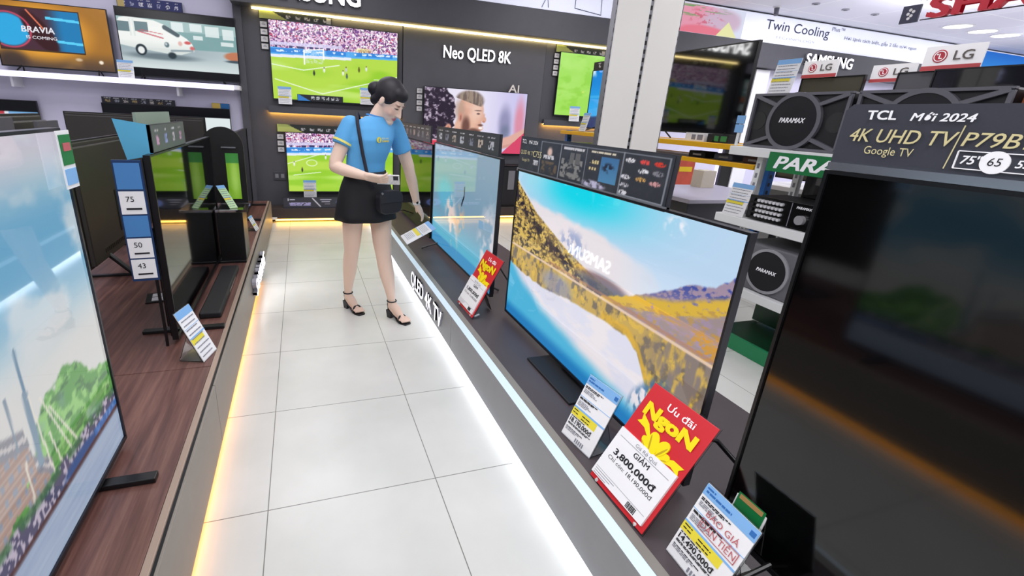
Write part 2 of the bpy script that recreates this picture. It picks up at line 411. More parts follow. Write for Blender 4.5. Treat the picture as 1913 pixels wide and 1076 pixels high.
def p_people(u, v):
    c = mixc(full(u, 'e9e4f4'), 'cdc8ee', sstep(0.45, 0.9, u))
    c = mixc(c, 'e07f90', ell(u, v, 0.94, 0.52, 0.05, 0.36, 0.6)*0.75); c = mixc(c, '7a7aa0', ell(u, v, 0.79, 0.5, 0.06, 0.26, 0.6)*0.7); c = mixc(c, '5a6a80', ell(u, v, 0.80, 0.35, 0.05, 0.12, 0.7)*0.5)
    skin = mixc(full(u, 'e6b8a2'), 'c98f7c', sstep(0.45, 0.7, fbm(u, v, 7, 6, 3, 5))*0.35)
    m = np.maximum.reduce([ell(u, v, 0.445, 0.66, 0.125, 0.30, 0.06), ell(u, v, 0.40, 0.36, 0.115, 0.26, 0.1), ell(u, v, 0.50, 0.46, 0.055, 0.22, 0.12), ell(u, v, 0.577, 0.545, 0.022, 0.05, 0.2), ell(u, v, 0.560, 0.585, 0.020, 0.06, 0.3, -15), ell(u, v, 0.548, 0.405, 0.025, 0.035, 0.3)])
    c = mixc(c, skin, m)
    c = mixc(c, 'f4d2c0', ell(u, v, 0.50, 0.66, 0.055, 0.12, 0.7)*0.7)
    hm = np.clip(ell(u, v, 0.43, 0.84, 0.135, 0.15, 0.15)*(v > 0.80-0.5*(u-0.43)), 0, 1)
    c = mixc(c, mixc(full(u, '9a8878'), '6f6058', sstep(0.4, 0.6, fbm(u, v, 60, 8, 3, 2))), hm*0.95); c = mixc(c, 'b89a88', ell(u, v, 0.335, 0.68, 0.05, 0.16, 0.5)*0.7)
    c = mixc(c, '5e3c36', np.maximum(ell(u, v, 0.475, 0.31, 0.085, 0.09, 0.3), ell(u, v, 0.40, 0.42, 0.04, 0.16, 0.5))*m*0.85); c = mixc(c, '6a463e', ell(u, v, 0.545, 0.455, 0.025, 0.018, 0.5)*0.9)
    c = mixc(c, 'fbf4f4', ell(u, v, 0.548, 0.408, 0.020, 0.020, 0.3)); c = mixc(c, '5a4040', ell(u, v, 0.518, 0.635, 0.016, 0.014, 0.5)*0.9); c = mixc(c, '6a5048', ell(u, v, 0.515, 0.685, 0.034, 0.010, 0.5)*0.8); c = mixc(c, 'b87868', ell(u, v, 0.575, 0.512, 0.014, 0.014, 0.5)*0.7)
    c = mixc(c, 'd09482', ell(u, v, 0.345, 0.57, 0.020, 0.075, 0.3)); c = mixc(c, 'a06a5c', ell(u, v, 0.347, 0.56, 0.009, 0.045, 0.4)*0.8)
    f = fbm(u, v, 34, 26, 4, 90)
    hair = mixc(full(u, '2c2232'), '94849c', sstep(0.52, 0.70, f)); hair = mixc(hair, 'cfc4d0', sstep(0.66, 0.76, f)*0.7)
    edge = ell(u, v, 0.11, 0.63, 0.185, 0.42, 0.30)+0.55*(fbm(u, v, 16, 14, 3, 91)-0.5)
    c = mixc(c, hair, sstep(0.42, 0.55, edge)*(v > 0.18))
    c = mixc(c, 'dba08c', ell(u, v, 0.232, 0.37, 0.030, 0.085, 0.25)); c = mixc(c, 'b0705f', ell(u, v, 0.232, 0.37, 0.013, 0.05, 0.4)*0.8); c = mixc(c, 'd89c88', ell(u, v, 0.235, 0.20, 0.07, 0.12, 0.4))
    c = mixc(c, 'e2475c', np.maximum(ell(u, v, 0.10, -0.02, 0.24, 0.21, 0.1), ell(u, v, 0.22, 0.02, 0.12, 0.10, 0.2))); c = mixc(c, 'f8dcd6', ell(u, v, 0.2, 0.13, 0.08, 0.03, 0.4, 20)*0.8)
    arm = seg(u, v, 0.58, 0.07, 0.84, 0.20, 0.11); arm2 = seg(u, v, 0.84, 0.20, 1.02, 0.36, 0.10)
    c = mixc(c, 'e0aea0', np.maximum(arm, arm2)); c = mixc(c, 'c98f86', np.maximum(seg(u, v, 0.6, 0.02, 0.86, 0.14, 0.03), seg(u, v, 0.86, 0.14, 1.0, 0.26, 0.03))*0.6)
    return mixc(c, 'd8486a', ((v < 0.36-1.6*(1.0-u))).astype(float)*(u > 0.78))
def p_greenpitch(u, v):
    c = full(u, 'a2e05a'); c = mixc(c, 'b4ea74', sstep(0.4, 0.7, fbm(u, v, 6, 5, 3, 12))*0.6); c = mixc(c, '8ad03c', sstep(0.55, 0.7, fbm(u, v, 9, 14, 3, 15))*0.5)
    c = mixc(c, 'e8f070', ell(u, v, 0.3, 0.4, 0.01, 0.015, 0.4)+ell(u, v, 0.6, 0.42, 0.01, 0.015, 0.4))
    return c
def p_bluesea(u, v):
    c = mixc(full(u, '2aa8ec'), '1a86d8', sstep(0.3, 0.9, v)); c = mixc(c, 'd8f0ff', sstep(0.55, 0.7, fbm(u, v, 8, 5, 3, 9))*sstep(0.85, 1.0, v))
    c = mixc(c, '10386a', sstep(0.22, 0.18, v+0.05*(fbm(u, v, 12, 2, 3, 8)-0.5))); c = mixc(c, '6ac8f4', (np.abs(v-0.55) < 0.02)*0.4)
    return c
def p_car(u, v):
    c = mixc(full(u, '8fb0b0'), 'a8c2c2', fbm(u, v, 5, 4, 3, 2)); c = mixc(c, '6a9698', rectm(u, v, 0.5, 1, 0.46, 0.72)*0.6)
    for a, b, d, e in ((0.44, 0.54, 0.72, 0.86), (0.60, 0.70, 0.74, 0.86), (0.73, 0.85, 0.68, 0.84), (0.88, 0.98, 0.66, 0.82), (0.62, 0.70, 0.62, 0.68), (0.86, 0.97, 0.56, 0.62)):
        c = mixc(c, 'e6eeee', rectm(u, v, a, b, d, e)*0.85)
    road = mixc(full(u, '9fb0b6'), 'd6e0e0', sstep(0.42, 0.1, v)); road = mixc(road, 'c9d6d8', sstep(0.5, 1.0, u)*0.5)
    c = mixc(c, road, sstep(0.45, 0.43, v-0.03*u)); c = mixc(c, '5a6a72', ell(u, v, 0.34, 0.315, 0.28, 0.05, 0.5)*0.8)
    top = interp(u, [0, 0.02, 0.08, 0.30, 0.40, 0.50, 0.56, 0.60, 0.62], [0.80, 0.86, 0.885, 0.86, 0.80, 0.69, 0.63, 0.56, 0.48])
    bot = interp(u, [0, 0.1, 0.25, 0.4, 0.5, 0.60], [0.45, 0.42, 0.39, 0.36, 0.36, 0.42])
    bodym = sstep(0, 0.012, top-v)*sstep(0, 0.012, v-bot)*(u < 0.615)
    car = mixc(full(u, 'edf0ec'), 'cfd8d6', sstep(0.56, 0.44, v)*0.7); car = mixc(car, 'f8faf6', sstep(0.66, 0.60, np.abs(v-0.6)*4)*0.3)
    c = mixc(c, car, bodym)
    for p in ((0.04, 0.73, 0.055, 0.075), (0.19, 0.745, 0.055, 0.075)): c = mixc(c, '6a8288', rectm(u, v, p[0]-p[2], p[0]+p[2], p[1]-p[3], p[1]+p[3])*bodym)
    c = mixc(c, 'dfe6e4', rectm(u, v, 0.095, 0.105, 0.6, 0.85)*bodym+rectm(u, v, 0.125, 0.135, 0.6, 0.85)*bodym)
    c = mixc(c, '43565e', seg(u, v, 0.385, 0.765, 0.485, 0.67, 0.045)*bodym); c = mixc(c, 'c8606a', (seg(u, v, 0.16, 0.675, 0.36, 0.60, 0.014)+seg(u, v, 0.18, 0.70, 0.36, 0.66, 0.008))*0.8)
    c = mixc(c, 'c84a4a', ell(u, v, 0.565, 0.56, 0.028, 0.025, 0.4)*0.9+ell(u, v, 0.60, 0.48, 0.02, 0.03, 0.5)*0.8); c = mixc(c, 'd88a80', ell(u, v, 0.50, 0.54, 0.018, 0.035, 0.4)*0.6)
    c = mixc(c, '5a7078', ell(u, v, 0.385, 0.505, 0.020, 0.04, 0.3)); c = mixc(c, 'b8c6c8', ell(u, v, 0.38, 0.515, 0.010, 0.02, 0.3)); c = mixc(c, '8496a0', seg(u, v, 0.42, 0.42, 0.6, 0.44, 0.02)*0.8)
    c = mixc(c, '1f2c34', ell(u, v, 0.165, 0.40, 0.046, 0.085, 0.12)); c = mixc(c, 'e8ecea', ell(u, v, 0.165, 0.395, 0.028, 0.055, 0.2)); c = mixc(c, '26343c', ell(u, v, 0.42, 0.345, 0.035, 0.05, 0.3))
    c = mixc(c, 'c07a58', ell(u, v, 1.0, 0.40, 0.12, 0.075, 0.2)); c = mixc(c, '40505a', ell(u, v, 0.99, 0.32, 0.1, 0.022, 0.4))
    return mixc(c, '05060a', np.clip((v > 0.875).astype(float)+(v < 0.125), 0, 1))
def p_orange(u, v):
    c = mixc(full(u, 'a8732e'), '5a4638', sstep(0.35, 0.0, v)); c = mixc(c, 'd8a050', sstep(0.5, 0.8, fbm(u, v, 3, 3, 3, 7))*0.5)
    c = mixc(c, 'f0a838', ell(u, v, 0.40, 0.55, 0.40, 0.42, 0.35)*0.9)
    inn = rectm(u, v, 0.03, 0.74, 0.27, 0.90)
    p = full(u, '4a2e3a'); p = mixc(p, '1f86c4', sstep(0.42, 0.6, u)*0.9); p = mixc(p, '30a8e0', ell(u, v, 0.12, 0.56, 0.17, 0.25, 0.1)); p = mixc(p, '5cd0f8', (np.abs(v-0.78+0.08*(u-0.5)) < 0.02)*(u > 0.45)+(np.abs(v-0.42+0.1*(u-0.6)) < 0.02)*(u > 0.5))
    p = mixc(p, '3a1c20', ell(u, v, 0.38, 0.55, 0.1, 0.34, 0.15, 18)); p = mixc(p, 'd8506a', np.clip(ell(u, v, 0.12, 0.56, 0.19, 0.28, 0.05)-ell(u, v, 0.12, 0.56, 0.175, 0.26, 0.05), 0, 1)); p = mixc(p, 'e0785a', seg(u, v, 0.3, 0.88, 0.42, 0.6, 0.015))
    c = mixc(c, p, inn); c = mixc(c, '241a18', np.clip(rectm(u, v, 0.02, 0.75, 0.25, 0.92)-inn, 0, 1)*0.8)
    c = mixc(c, '3a3030', ell(u, v, 0.1, 0.08, 0.12, 0.16, 0.5)*0.8); c = mixc(c, 'f8ecd8', ell(u, v, 0.88, 0.14, 0.02, 0.03, 0.4)+ell(u, v, 0.68, 0.16, 0.03, 0.025, 0.5)*0.6)
    return c
def p_whiteshow(u, v):
    c = full(u, 'dfe9ea'); top = 0.86
    for a, b, k in ((0.15, 0.24, 'c84048'), (0.35, 0.45, 'b85050'), (0.6, 0.66, 'c8503a')):
        c = mixc(c, k, ell(u, v, (a+b)/2, 0.8, (b-a)/2, 0.12, 0.3))
    c = mixc(c, 'f4f8fa', ell(u, v, 0.1, 0.8, 0.07, 0.09, 0.2)+ell(u, v, 0.29, 0.8, 0.05, 0.09, 0.2)+ell(u, v, 0.5, 0.78, 0.07, 0.1, 0.2)); c = mixc(c, '9a9a9a', sstep(0.5, 0.2, v)*0.3)
    return mixc(c, '04050a', (v > top).astype(float))
def p_red(u, v):
    c = full(u, 'dfe4ee'); c = mixc(c, '8a4a3a', ell(u, v, 0.2, 0.6, 0.3, 0.3, 0.4)); c = mixc(c, 'b8404a', rectm(u, v, 0.6, 0.72, 0.3, 0.84)); c = mixc(c, '7ab0e0', rectm(u, v, 0.75, 1, 0, 0.84)); return mixc(c, '05060a', (v > 0.84).astype(float))
def p_harbour(u, v):
    n1 = fbm(u, v, 7, 7, 5, 3)
    c = mixc(full(u, 'c6d6de'), '6fabcf', sstep(0.45, 0.72, v)*sstep(1.0, 0.76, v)); c = mixc(c, 'cdc8d6', sstep(0.84, 1.0, v)); c = mixc(c, 'd6dde2', sstep(0.5, 0.68, n1)*0.8); c = mixc(c, 'dcd6d2', sstep(0.60, 0.42, v)*0.75)
    b = interp(u, [0, 0.3, 0.6, 0.69, 0.74, 0.80, 0.86, 0.89, 0.93, 1.0], [0.4, 0.44, 0.40, 0.36, 0.30, 0.40, 0.43, 0.41, 0.34, 0.30])+0.06*(fbm(u, v, 34, 26, 3, 8)-0.5)
    t = mixc(full(u, '5f9c52'), '93c878', sstep(0.4, 0.62, fbm(u, v, 60, 44, 4, 9))); t = mixc(t, '3c6a44', sstep(0.6, 0.68, fbm(u, v, 50, 60, 3, 10))*0.7); t = mixc(t, '7f98a6', sstep(0.5, 0.62, fbm(u, v, 12, 9, 3, 22))*0.55)
    c = mixc(c, t, sstep(0, 0.015, b-v))
    rb = interp(u, [0.5, 0.62, 0.66, 0.70, 0.735, 0.74, 0.78], [0.40, 0.40, 0.43, 0.40, 0.38, 0.30, 0.24])
    br = mixc(full(u, 'a98f86'), 'c2b2aa', (np.sin(v*420) > 0.2)*0.5); br = mixc(br, '8a9ab0', ((np.sin(u*330) > 0.35) & (np.sin(v*190) > 0.0))*0.75)
    br = mixc(br, '8d8f9a', (v > rb-0.055)*0.9); br = mixc(br, 'd5cfcf', (np.abs(v-rb+0.03) < 0.006)*0.8)
    c = mixc(c, br, sstep(0, 0.01, rb-v)*(u < 0.775)*(u > 0.5)*(fbm(u, v, 14, 12, 3, 12) > 0.36))
    for a in ((0.756, 0.26, 0.760, 0.55, 0.007, '6a8aa4'), (0.752, 0.26, 0.757, 0.44, 0.014, '7d94a8'), (0.716, 0.34, 0.718, 0.47, 0.006, '8696a6')):
        c = mixc(c, a[5], seg(u, v, *a[:5], 1.75))
    for a in ((0.775, 0.15, 0.762, 0.43), (0.835, 0.16, 0.785, 0.40), (0.715, 0.12, 0.722, 0.30), (0.80, 0.16, 0.785, 0.30), (0.85, 0.19, 0.80, 0.36)):
        c = mixc(c, 'e6e0d4', seg(u, v, *a, 0.0042, 1.75)*0.9)
    q = mixc(full(u, '565672'), 'd8ccdc', (vnoise(u*190, v*90, 4) > 0.6)*0.8); q = mixc(q, '34568c', ell(u, v, 0.85, 0.140, 0.06, 0.022, 0.3)); q = mixc(q, '3c7046', sstep(0.165, 0.185, v)*0.8*sstep(0.35, 0.5, fbm(u, v, 30, 10, 3, 9))); q = mixc(q, '3a7ac8', (np.abs(v-0.143) < 0.01)*(u > 0.9)*0.7)
    c = mixc(c, q, sstep(0.205, 0.190, v)); c = mixc(c, '50383a', (np.abs(v-0.124) < 0.008)*0.9)
    wtr = mixc(full(u, 'b2c0d4'), '90a2c0', fbm(u, v, 10, 90, 4, 6)); c = mixc(c, wtr, sstep(0.119, 0.116, v))
    return c*0.93
def p_reef(u, v):
    c = mixc(full(u, '7496ae'), '8da5b6', sstep(0.4, 1, v)); c = mixc(c, '57b0cc', sstep(0.45, 0.1, v)); c = mixc(c, '3f8fc0', sstep(0.12, 0.1, v))
    c = mixc(c, '56b4d2', ell(u, v, 0.25, 0.55, 0.15, 0.14, 0.5)*0.7)
    c = mixc(c, 'd9c8c4', ell(u, v, 0.38, 0.36, 0.09, 0.26, 0.5, 15)*sstep(0.45, 0.6, fbm(u, v, 16, 10, 4, 5))); c = mixc(c, 'c4a894', ell(u, v, 0.5, 0.4, 0.1, 0.12, 0.5)*sstep(0.5, 0.65, fbm(u, v, 22, 16, 3, 6)))
    c = mixc(c, 'd4ccd2', ell(u, v, 0.92, 0.3, 0.1, 0.3, 0.6)*sstep(0.45, 0.65, fbm(u, v, 14, 10, 3, 9))); c = mixc(c, '0a0f18', seg(u, v, 0.545, 0.54, 0.575, 0.62, 0.016)); c = mixc(c, '0a0f18', seg(u, v, 0.575, 0.62, 0.58, 0.70, 0.012))
    return c
def p_dim(u, v): return mixc(full(u, '0a0a14'), '1c1838', ell(u, v, 0.5, 0.75, 0.5, 0.3, 0.6)*0.8)
def p_dimhill(u, v):
    c = full(u, '08080e'); c = mixc(c, '241e40', ell(u, v, 0.45, 0.62, 0.5, 0.2, 0.6)*0.7); return mixc(c, '20261e', ell(u, v, 0.4, 0.3, 0.5, 0.25, 0.6)*0.7)
def p_tcl(u, v): return mixc(full(u, '010102'), '0c3a66', ell(u, v, 0.46, 0.96, 0.26, 0.16, 0.75)*0.9)
# ================================================================== the setting
YW = 6.45     # far wall
def floor_mat():
    m = bpy.data.materials.new('white_floor_tiles'); m.use_nodes = True; nt = m.node_tree; b = nt.nodes['Principled BSDF']
    tc = nt.nodes.new('ShaderNodeTexCoord'); sp = nt.nodes.new('ShaderNodeSeparateXYZ'); nt.links.new(tc.outputs['Object'], sp.inputs[0])
    def edge(sock, off, size):
        a = nt.nodes.new('ShaderNodeMath'); a.operation = 'SUBTRACT'; nt.links.new(sock, a.inputs[0]); a.inputs[1].default_value = off
        d = nt.nodes.new('ShaderNodeMath'); d.operation = 'DIVIDE'; nt.links.new(a.outputs[0], d.inputs[0]); d.inputs[1].default_value = size
        p = nt.nodes.new('ShaderNodeMath'); p.operation = 'PINGPONG'; nt.links.new(d.outputs[0], p.inputs[0]); p.inputs[1].default_value = 0.5
        s = nt.nodes.new('ShaderNodeMath'); s.operation = 'LESS_THAN'; nt.links.new(p.outputs[0], s.inputs[0]); s.inputs[1].default_value = 0.0018/size
        return s
    ex = edge(sp.outputs['X'], -0.186, 0.637); ey = edge(sp.outputs['Y'], 1.437, 0.6125)
    mx = nt.nodes.new('ShaderNodeMath'); mx.operation = 'MAXIMUM'; nt.links.new(ex.outputs[0], mx.inputs[0]); nt.links.new(ey.outputs[0], mx.inputs[1])
    n = nt.nodes.new('ShaderNodeTexNoise'); n.inputs['Scale'].default_value = 2.5; n.inputs['Detail'].default_value = 6; nt.links.new(tc.outputs['Object'], n.inputs['Vector'])
    cr = nt.nodes.new('ShaderNodeValToRGB'); cr.color_ramp.elements[0].position = 0.35; cr.color_ramp.elements[0].color = (*lin('dedfda'), 1); cr.color_ramp.elements[1].position = 0.7; cr.color_ramp.elements[1].color = (*lin('eaeae6'), 1)
    nt.links.new(n.outputs['Fac'], cr.inputs[0])
    mi = nt.nodes.new('ShaderNodeMix'); mi.data_type = 'RGBA'; nt.links.new(mx.outputs[0], mi.inputs['Factor']); nt.links.new(cr.outputs[0], mi.inputs['A']); mi.inputs['B'].default_value = (*lin('86867f'), 1)
    nt.links.new(mi.outputs['Result'], b.inputs['Base Color'])
    b.inputs['Roughness'].default_value = 0.28; b.inputs['Specular IOR Level'].default_value = 0.4
    return m
def wood_mat():
    m = bpy.data.materials.new('brown_wood_laminate'); m.use_nodes = True; nt = m.node_tree; b = nt.nodes['Principled BSDF']
    tc = nt.nodes.new('ShaderNodeTexCoord'); mp = nt.nodes.new('ShaderNodeMapping'); mp.inputs['Scale'].default_value = (26, 1.3, 20); mp.inputs['Rotation'].default_value = (0, 0, R(-8))
    nt.links.new(tc.outputs['Object'], mp.inputs[0]); n = nt.nodes.new('ShaderNodeTexNoise'); n.inputs['Scale'].default_value = 1.6; n.inputs['Detail'].default_value = 8; n.inputs['Roughness'].default_value = 0.65
    nt.links.new(mp.outputs[0], n.inputs['Vector'])
    cr = nt.nodes.new('ShaderNodeValToRGB'); e = cr.color_ramp.elements; e[0].position = 0.3; e[0].color = (*lin('4a2f2c'), 1); e[1].position = 0.75; e[1].color = (*lin('8a6457'), 1)
    k = e.new(0.52); k.color = (*lin('6a4841'), 1)
    nt.links.new(n.outputs['Fac'], cr.inputs[0]); nt.links.new(cr.outputs[0], b.inputs['Base Color']); b.inputs['Roughness'].default_value = 0.38
    return m
def ceil_mat():
    m = bpy.data.materials.new('white_ceiling_panels'); m.use_nodes = True; nt = m.node_tree; b = nt.nodes['Principled BSDF']
    tc = nt.nodes.new('ShaderNodeTexCoord'); br = nt.nodes.new('ShaderNodeTexBrick'); nt.links.new(tc.outputs['Object'], br.inputs['Vector'])
    br.offset = 0; br.inputs['Scale'].default_value = 1; br.inputs['Brick Width'].default_value = 1.2; br.inputs['Row Height'].default_value = 1.2; br.inputs['Mortar Size'].default_value = 0.012
    br.inputs['Color1'].default_value = br.inputs['Color2'].default_value = (*lin('e2e2ee'), 1); br.inputs['Mortar'].default_value = (*lin('f4f4fa'), 1)
    nt.links.new(br.outputs['Color'], b.inputs['Base Color']); b.inputs['Roughness'].default_value = 0.7
    return m
struct(MB().box(-9, 17, -3, 6.7, -0.1, 0).build('floor', floor_mat()))
struct(MB().box(-9, 17, -3, 6.7, 3.2, 3.3).build('ceiling', ceil_mat()))
struct(MB().box(-9, -0.575, YW, YW+0.1, 0, 3.2).build('wall_back', M_lav))
struct(MB().box(5.3, 17, YW, YW+0.1, 0, 3.2).build('wall_back_right', M_lav))
struct(MB().box(-9.1, -9, -3, 6.7, 0, 3.2).build('wall_left_unseen', mat('dark_unseen_wall', '303036', 0.6)))  # unseen wall, added to darken the reflections in the glossy screens
struct(MB().box(-9, -0.64, YW-0.015, YW, 0, 0.11).build('baseboard_back', M_white, bevel=0.004))
# dark panelled display wall: three panels with seams, kept as wall trim
cl = MB(); cl.box(-0.575, 1.305, YW, YW+0.1, 0, 3.2); cl.box(1.315, 3.355, YW-0.015, YW+0.1, 0, 3.2, 1); cl.box(3.365, 5.3, YW, YW+0.1, 0, 3.2)
cl.box(-0.66, -0.575, YW-0.06, YW+0.1, 0, 3.2)
struct(cl.build('trim_1', [M_dark, M_darkw]))
# fascia above the dark wall with its warm strip light
struct(MB().box(-0.66, 4.6, 6.20, YW, 2.47, 2.80).box(-0.66, 0.98, 6.20, YW, 2.80, 3.2).build('trim_2', M_dark, bevel=0.004))
struct(MB().box(4.6, 13.4, 6.26, YW, 2.42, 2.78).box(13.4, 17, 6.26, YW, 2.42, 2.78).build('trim_3', M_dark, bevel=0.004))
tag(MB().box(-0.46, 4.5, 6.405, 6.43, 2.452, 2.469).build('led_strip', M_led_warm), 'warm white strip light glowing under the dark fascia along the top of the display wall', 'strip light')
# glowing coves under the upper screens
for x0, x1, z, l in ((-0.36, 1.28, 1.355, 'amber-lit cove between the two football screens'), (3.42, 4.9, 1.375, 'amber-lit cove under the green pitch screen')):
    cv = thing('light_cove', l, 'cove', ((x0+x1)/2, YW, z)); w_ = (x1-x0)/2
    MB().box(-w_, w_, -0.05, 0, 0.0, 0.06).box(-w_, w_, -0.05, -0.042, -0.02, 0.0).build('cover', M_dark, cv)
    MB().box(-w_+0.01, w_-0.01, -0.036, -0.012, -0.010, -0.001).build('led_strip', mat('cove_amber_led', 'ffd080', 0.4, emit='ffb850', es=60.0), cv)
# white backlit banner above
lb = thing('lightbox_banner', 'long white backlit banner under the ceiling with fruit picture and appliance outlines', 'banner', (8.0, 6.35, 2.98))
lb.location = (0, 6.3, 0)
M_lbox = mat('backlit_white_film', 'f2f4ff', 0.5, emit='e2e6ff', es=0.42)
MB().box(0.98, 16.5, 0, 0.14, 2.785, 3.195).build('light_panel', M_lbox, lb)
MB().box(0.98, 16.5, -0.012, 0.0, 3.178, 3.195).build('top_rail', M_black, lb)
def p_fruit(u, v):
    c = full(u, 'e6eaff'); c = mixc(c, 'f0a0b8', ell(u, v, 0.3, 0.55, 0.45, 0.5, 0.25)); c = mixc(c, 'd8bcd4', ell(u, v, 0.66, 0.55, 0.3, 0.42, 0.3)); c = mixc(c, 'f07a90', ell(u, v, 0.38, 0.02, 0.4, 0.28, 0.2))
    c = mixc(c, 'd8607a', 0.8*sstep(0.56, 0.66, fbm(u, v, 22, 12, 3, 4))*ell(u, v, 0.4, 0.6, 0.25, 0.3, 0.4)); c = mixc(c, '7aa86a', sstep(0.58, 0.64, fbm(u, v, 6, 26, 3, 14))*ell(u, v, 0.3, 0.8, 0.4, 0.22, 0.4))
    c = mixc(c, 'f2f2b0', ((v < 0.55*(1-np.abs(u-0.76)/0.16))).astype(float)); return mixc(c, 'e6eaff', sstep(0.92, 1.0, u))
SCREEN_FILM = attr_mat('backlit_printed_film', 0.5, 0.3, 0.85)
grid_screen('fruit_picture', 1.25, 0.37, p_fruit, (120, 36), SCREEN_FILM, lb, 5.4, 2.79, -0.004)
grid_screen('sky_picture', 2.6, 0.37, lambda u, v: mixc(mixc(full(u, '3a9cf0'), '1f6fd8', v), 'dff2ff', sstep(0.5, 0.7, fbm(u, v, 6, 5, 4, 3))*sstep(0.5, 0.1, v)), (90, 30), SCREEN_FILM, lb, 12.65, 2.79, -0.004)
for a_ in (('Twin Cooling', 7.1, 2.98, 0.135, 1.42, mat('navy_print', '20264a', 0.5)), ('Plus™', 8.56, 3.09, 0.06, 0.3, mat('slate_print', '5a6078', 0.5)), ('TECHNOLOGY', 7.35, 2.865, 0.035, 0.9, mat('pale_print', 'c2c6da', 0.5)), ('Hơi lạnh tách biệt, gấp 2 lần tươi ngon', 8.9, 2.99, 0.05, 1.9, mat('slate_print', '5a6078', 0.5))):
    t = MB(); add_text(t, a_[0], a_[1], a_[2], a_[3], y=-0.006, w=a_[4]); t.build('lettering', a_[5], lb)
for pts in (((3.65, 3.15), (3.65, 2.885), (4.07, 2.845), (4.05, 3.15)), ((3.15, 2.845), (3.22, 2.99), (3.25, 2.85)), ((2.72, 3.15), (2.65, 2.98))):
    t = MB().tube([(a, -0.006, b) for a, b in pts], 0.006, 4); t.build('outline_drawing', mat('slate_print', '5a6078', 0.5), lb)
# shelf on the white wall
sh = thing('wall_shelf', 'long white wall shelf with glowing lavender edge on the white wall', 'shelf', (-3.2, 6.3, 1.58))
MB().box(-2.2, 2.56, -0.12, 0.15, -0.02, 0.03).build('board', M_white, sh, bevel=0.006)
MB().box(-2.2, 2.50, -0.135, -0.12, -0.025, 0.03).build('light_strip', M_led_lav, sh)
for x in (-1.2, 0.4, 1.9):
    MB().box(x, x+0.02, -0.05, 0.15, -0.12, -0.02).build('bracket', M_white, sh)
# ------------------------------------------------------------------ platforms
def toe_led(mb, x0, x1, y0, y1, z): mb.box(x0, x1, y0, y1, z, z+0.012)
rp = thing('display_platform', 'long grey display platform right of the aisle, white light along its edge', 'platform', (1.25, 2.0, 0))
def rel(o): return Matrix.Translation(-o.location)
Mr = rel(rp)
MB().box(0.905, 1.72, -1.6, 6.1, 0.05, 0.262).build('body', M_black, rp, M=Mr)
for a, b in ((-1.6, 2.408), (2.412, 6.1)):
    MB().box(0.81, 0.905, a, b, 0.042, 0.258).build('front_panel', M_grey, rp, M=Mr, bevel=0.002)
MB().quad([(0.810, -1.6, 0.258), (0.843, -1.6, 0.270), (0.843, 6.1, 0.270), (0.810, 6.1, 0.258)][::-1]).quad([(0.810, -1.6, 0.256), (0.810, 6.1, 0.256), (0.843, 6.1, 0.256), (0.843, -1.6, 0.256)]).build('light_bar', M_led_bar, rp, M=Mr)
MB().box(0.843, 0.876, -1.6, 6.1, 0.256, 0.272).build('edge_trim', M_trim, rp, M=Mr)
MB().box(0.876, 1.76, -1.6, 6.1, 0.258, 0.27).build('top', M_mat, rp, M=Mr)
MB().box(0.826, 0.9, -1.6, 5.9, 0.030, 0.041).build('toe_light', M_led_w, rp, M=Mr)
for x in (0.93, 1.66):
    for y in (-1.4, 0.6, 2.6, 4.6, 5.9): MB().box(x, x+0.05, y, y+0.05, 0, 0.05).build('foot', M_black, rp, M=Mr)
def lit_letters(s, name, label, cat, loc, rz, h, w, mats, depth=0.02, bold=0.02, letters=True, mirror=False):
    T = thing(name, label, cat, loc, rz)
    V0, F0 = text_geo(s, 0, 0, bold); wid = max(v.x for v in V0)-min(v.x for v in V0); k = w/wid; mn = min(v.x for v in V0)
    pos = 0
    for i, ch in enumerate(s):
        if ch == ' ': continue
        Va, _ = text_geo(s[:i+1], 0, 0, bold); xr = max(v.x for v in Va)
        Vc, Fc = text_geo(ch, 0.5, 0, bold); x0c = max(v.x for v in Vc)
        mb = MB(); n = 0; sz = h/0.69
        for v in Vc: mb.v.append(((v.x-x0c+xr-mn)*k-w/2, -depth/2-v.z*depth, v.y*sz))
        for f in Fc:
            zs = [Vc[q].z for q in f]
            mb.f.append(f); mb.mi.append(0 if min(zs) > 0.45 else 1)
        mb.build('letter', mats, T)
    return T
lit_letters('QLED 4K TV', 'lit_lettering', 'glowing white raised letters on the grey front of the right platform', 'sign', (0.809, 3.02, 0.095), -90, 0.115, 0.88, [M_letter, M_letter_side], 0.012, 0.012)
# left island
lp = thing('display_island', 'long brown wood-topped display island left of the aisle, amber light underneath', 'platform', (-1.0, 2.0, 0))
Ml = rel(lp); WOOD = wood_mat()
MB().box(-1.75, -0.46, -1.6, 5.95, 0.05, 0.30).build('body', M_black, lp, M=Ml)
for a, b in ((-1.6, 1.822), (1.826, 4.4), (4.404, 5.95)):
    MB().box(-0.46, -0.385, a, b, 0.042, 0.318).build('front_panel', M_greyl, lp, M=Ml, bevel=0.002)
for a, b in ((-1.6, 1.98), (1.984, 5.95)):
    MB().box(-1.78, -0.425, a, b, 0.298, 0.322).build('top', WOOD, lp, M=Ml, bevel=0.002)
MB().box(-0.424, -0.402, -1.6, 5.95, 0.30, 0.324).build('edge_trim', M_woodtrim, lp, M=Ml, bevel=0.003)
MB().box(-0.401, -0.393, -1.6, 5.95, 0.30, 0.3195).build('groove', M_black, lp, M=Ml)
MB().box(-0.45, -0.398, -1.6, 3.95, 0.030, 0.041).build('toe_light', M_led_o, lp, M=Ml)
for x in (-1.7, -0.55):
    for y in (-1.4, 0.6, 2.6, 4.6, 5.7): MB().box(x, x+0.05, y, y+0.05, 0, 0.05).build('foot', M_black, lp, M=Ml)
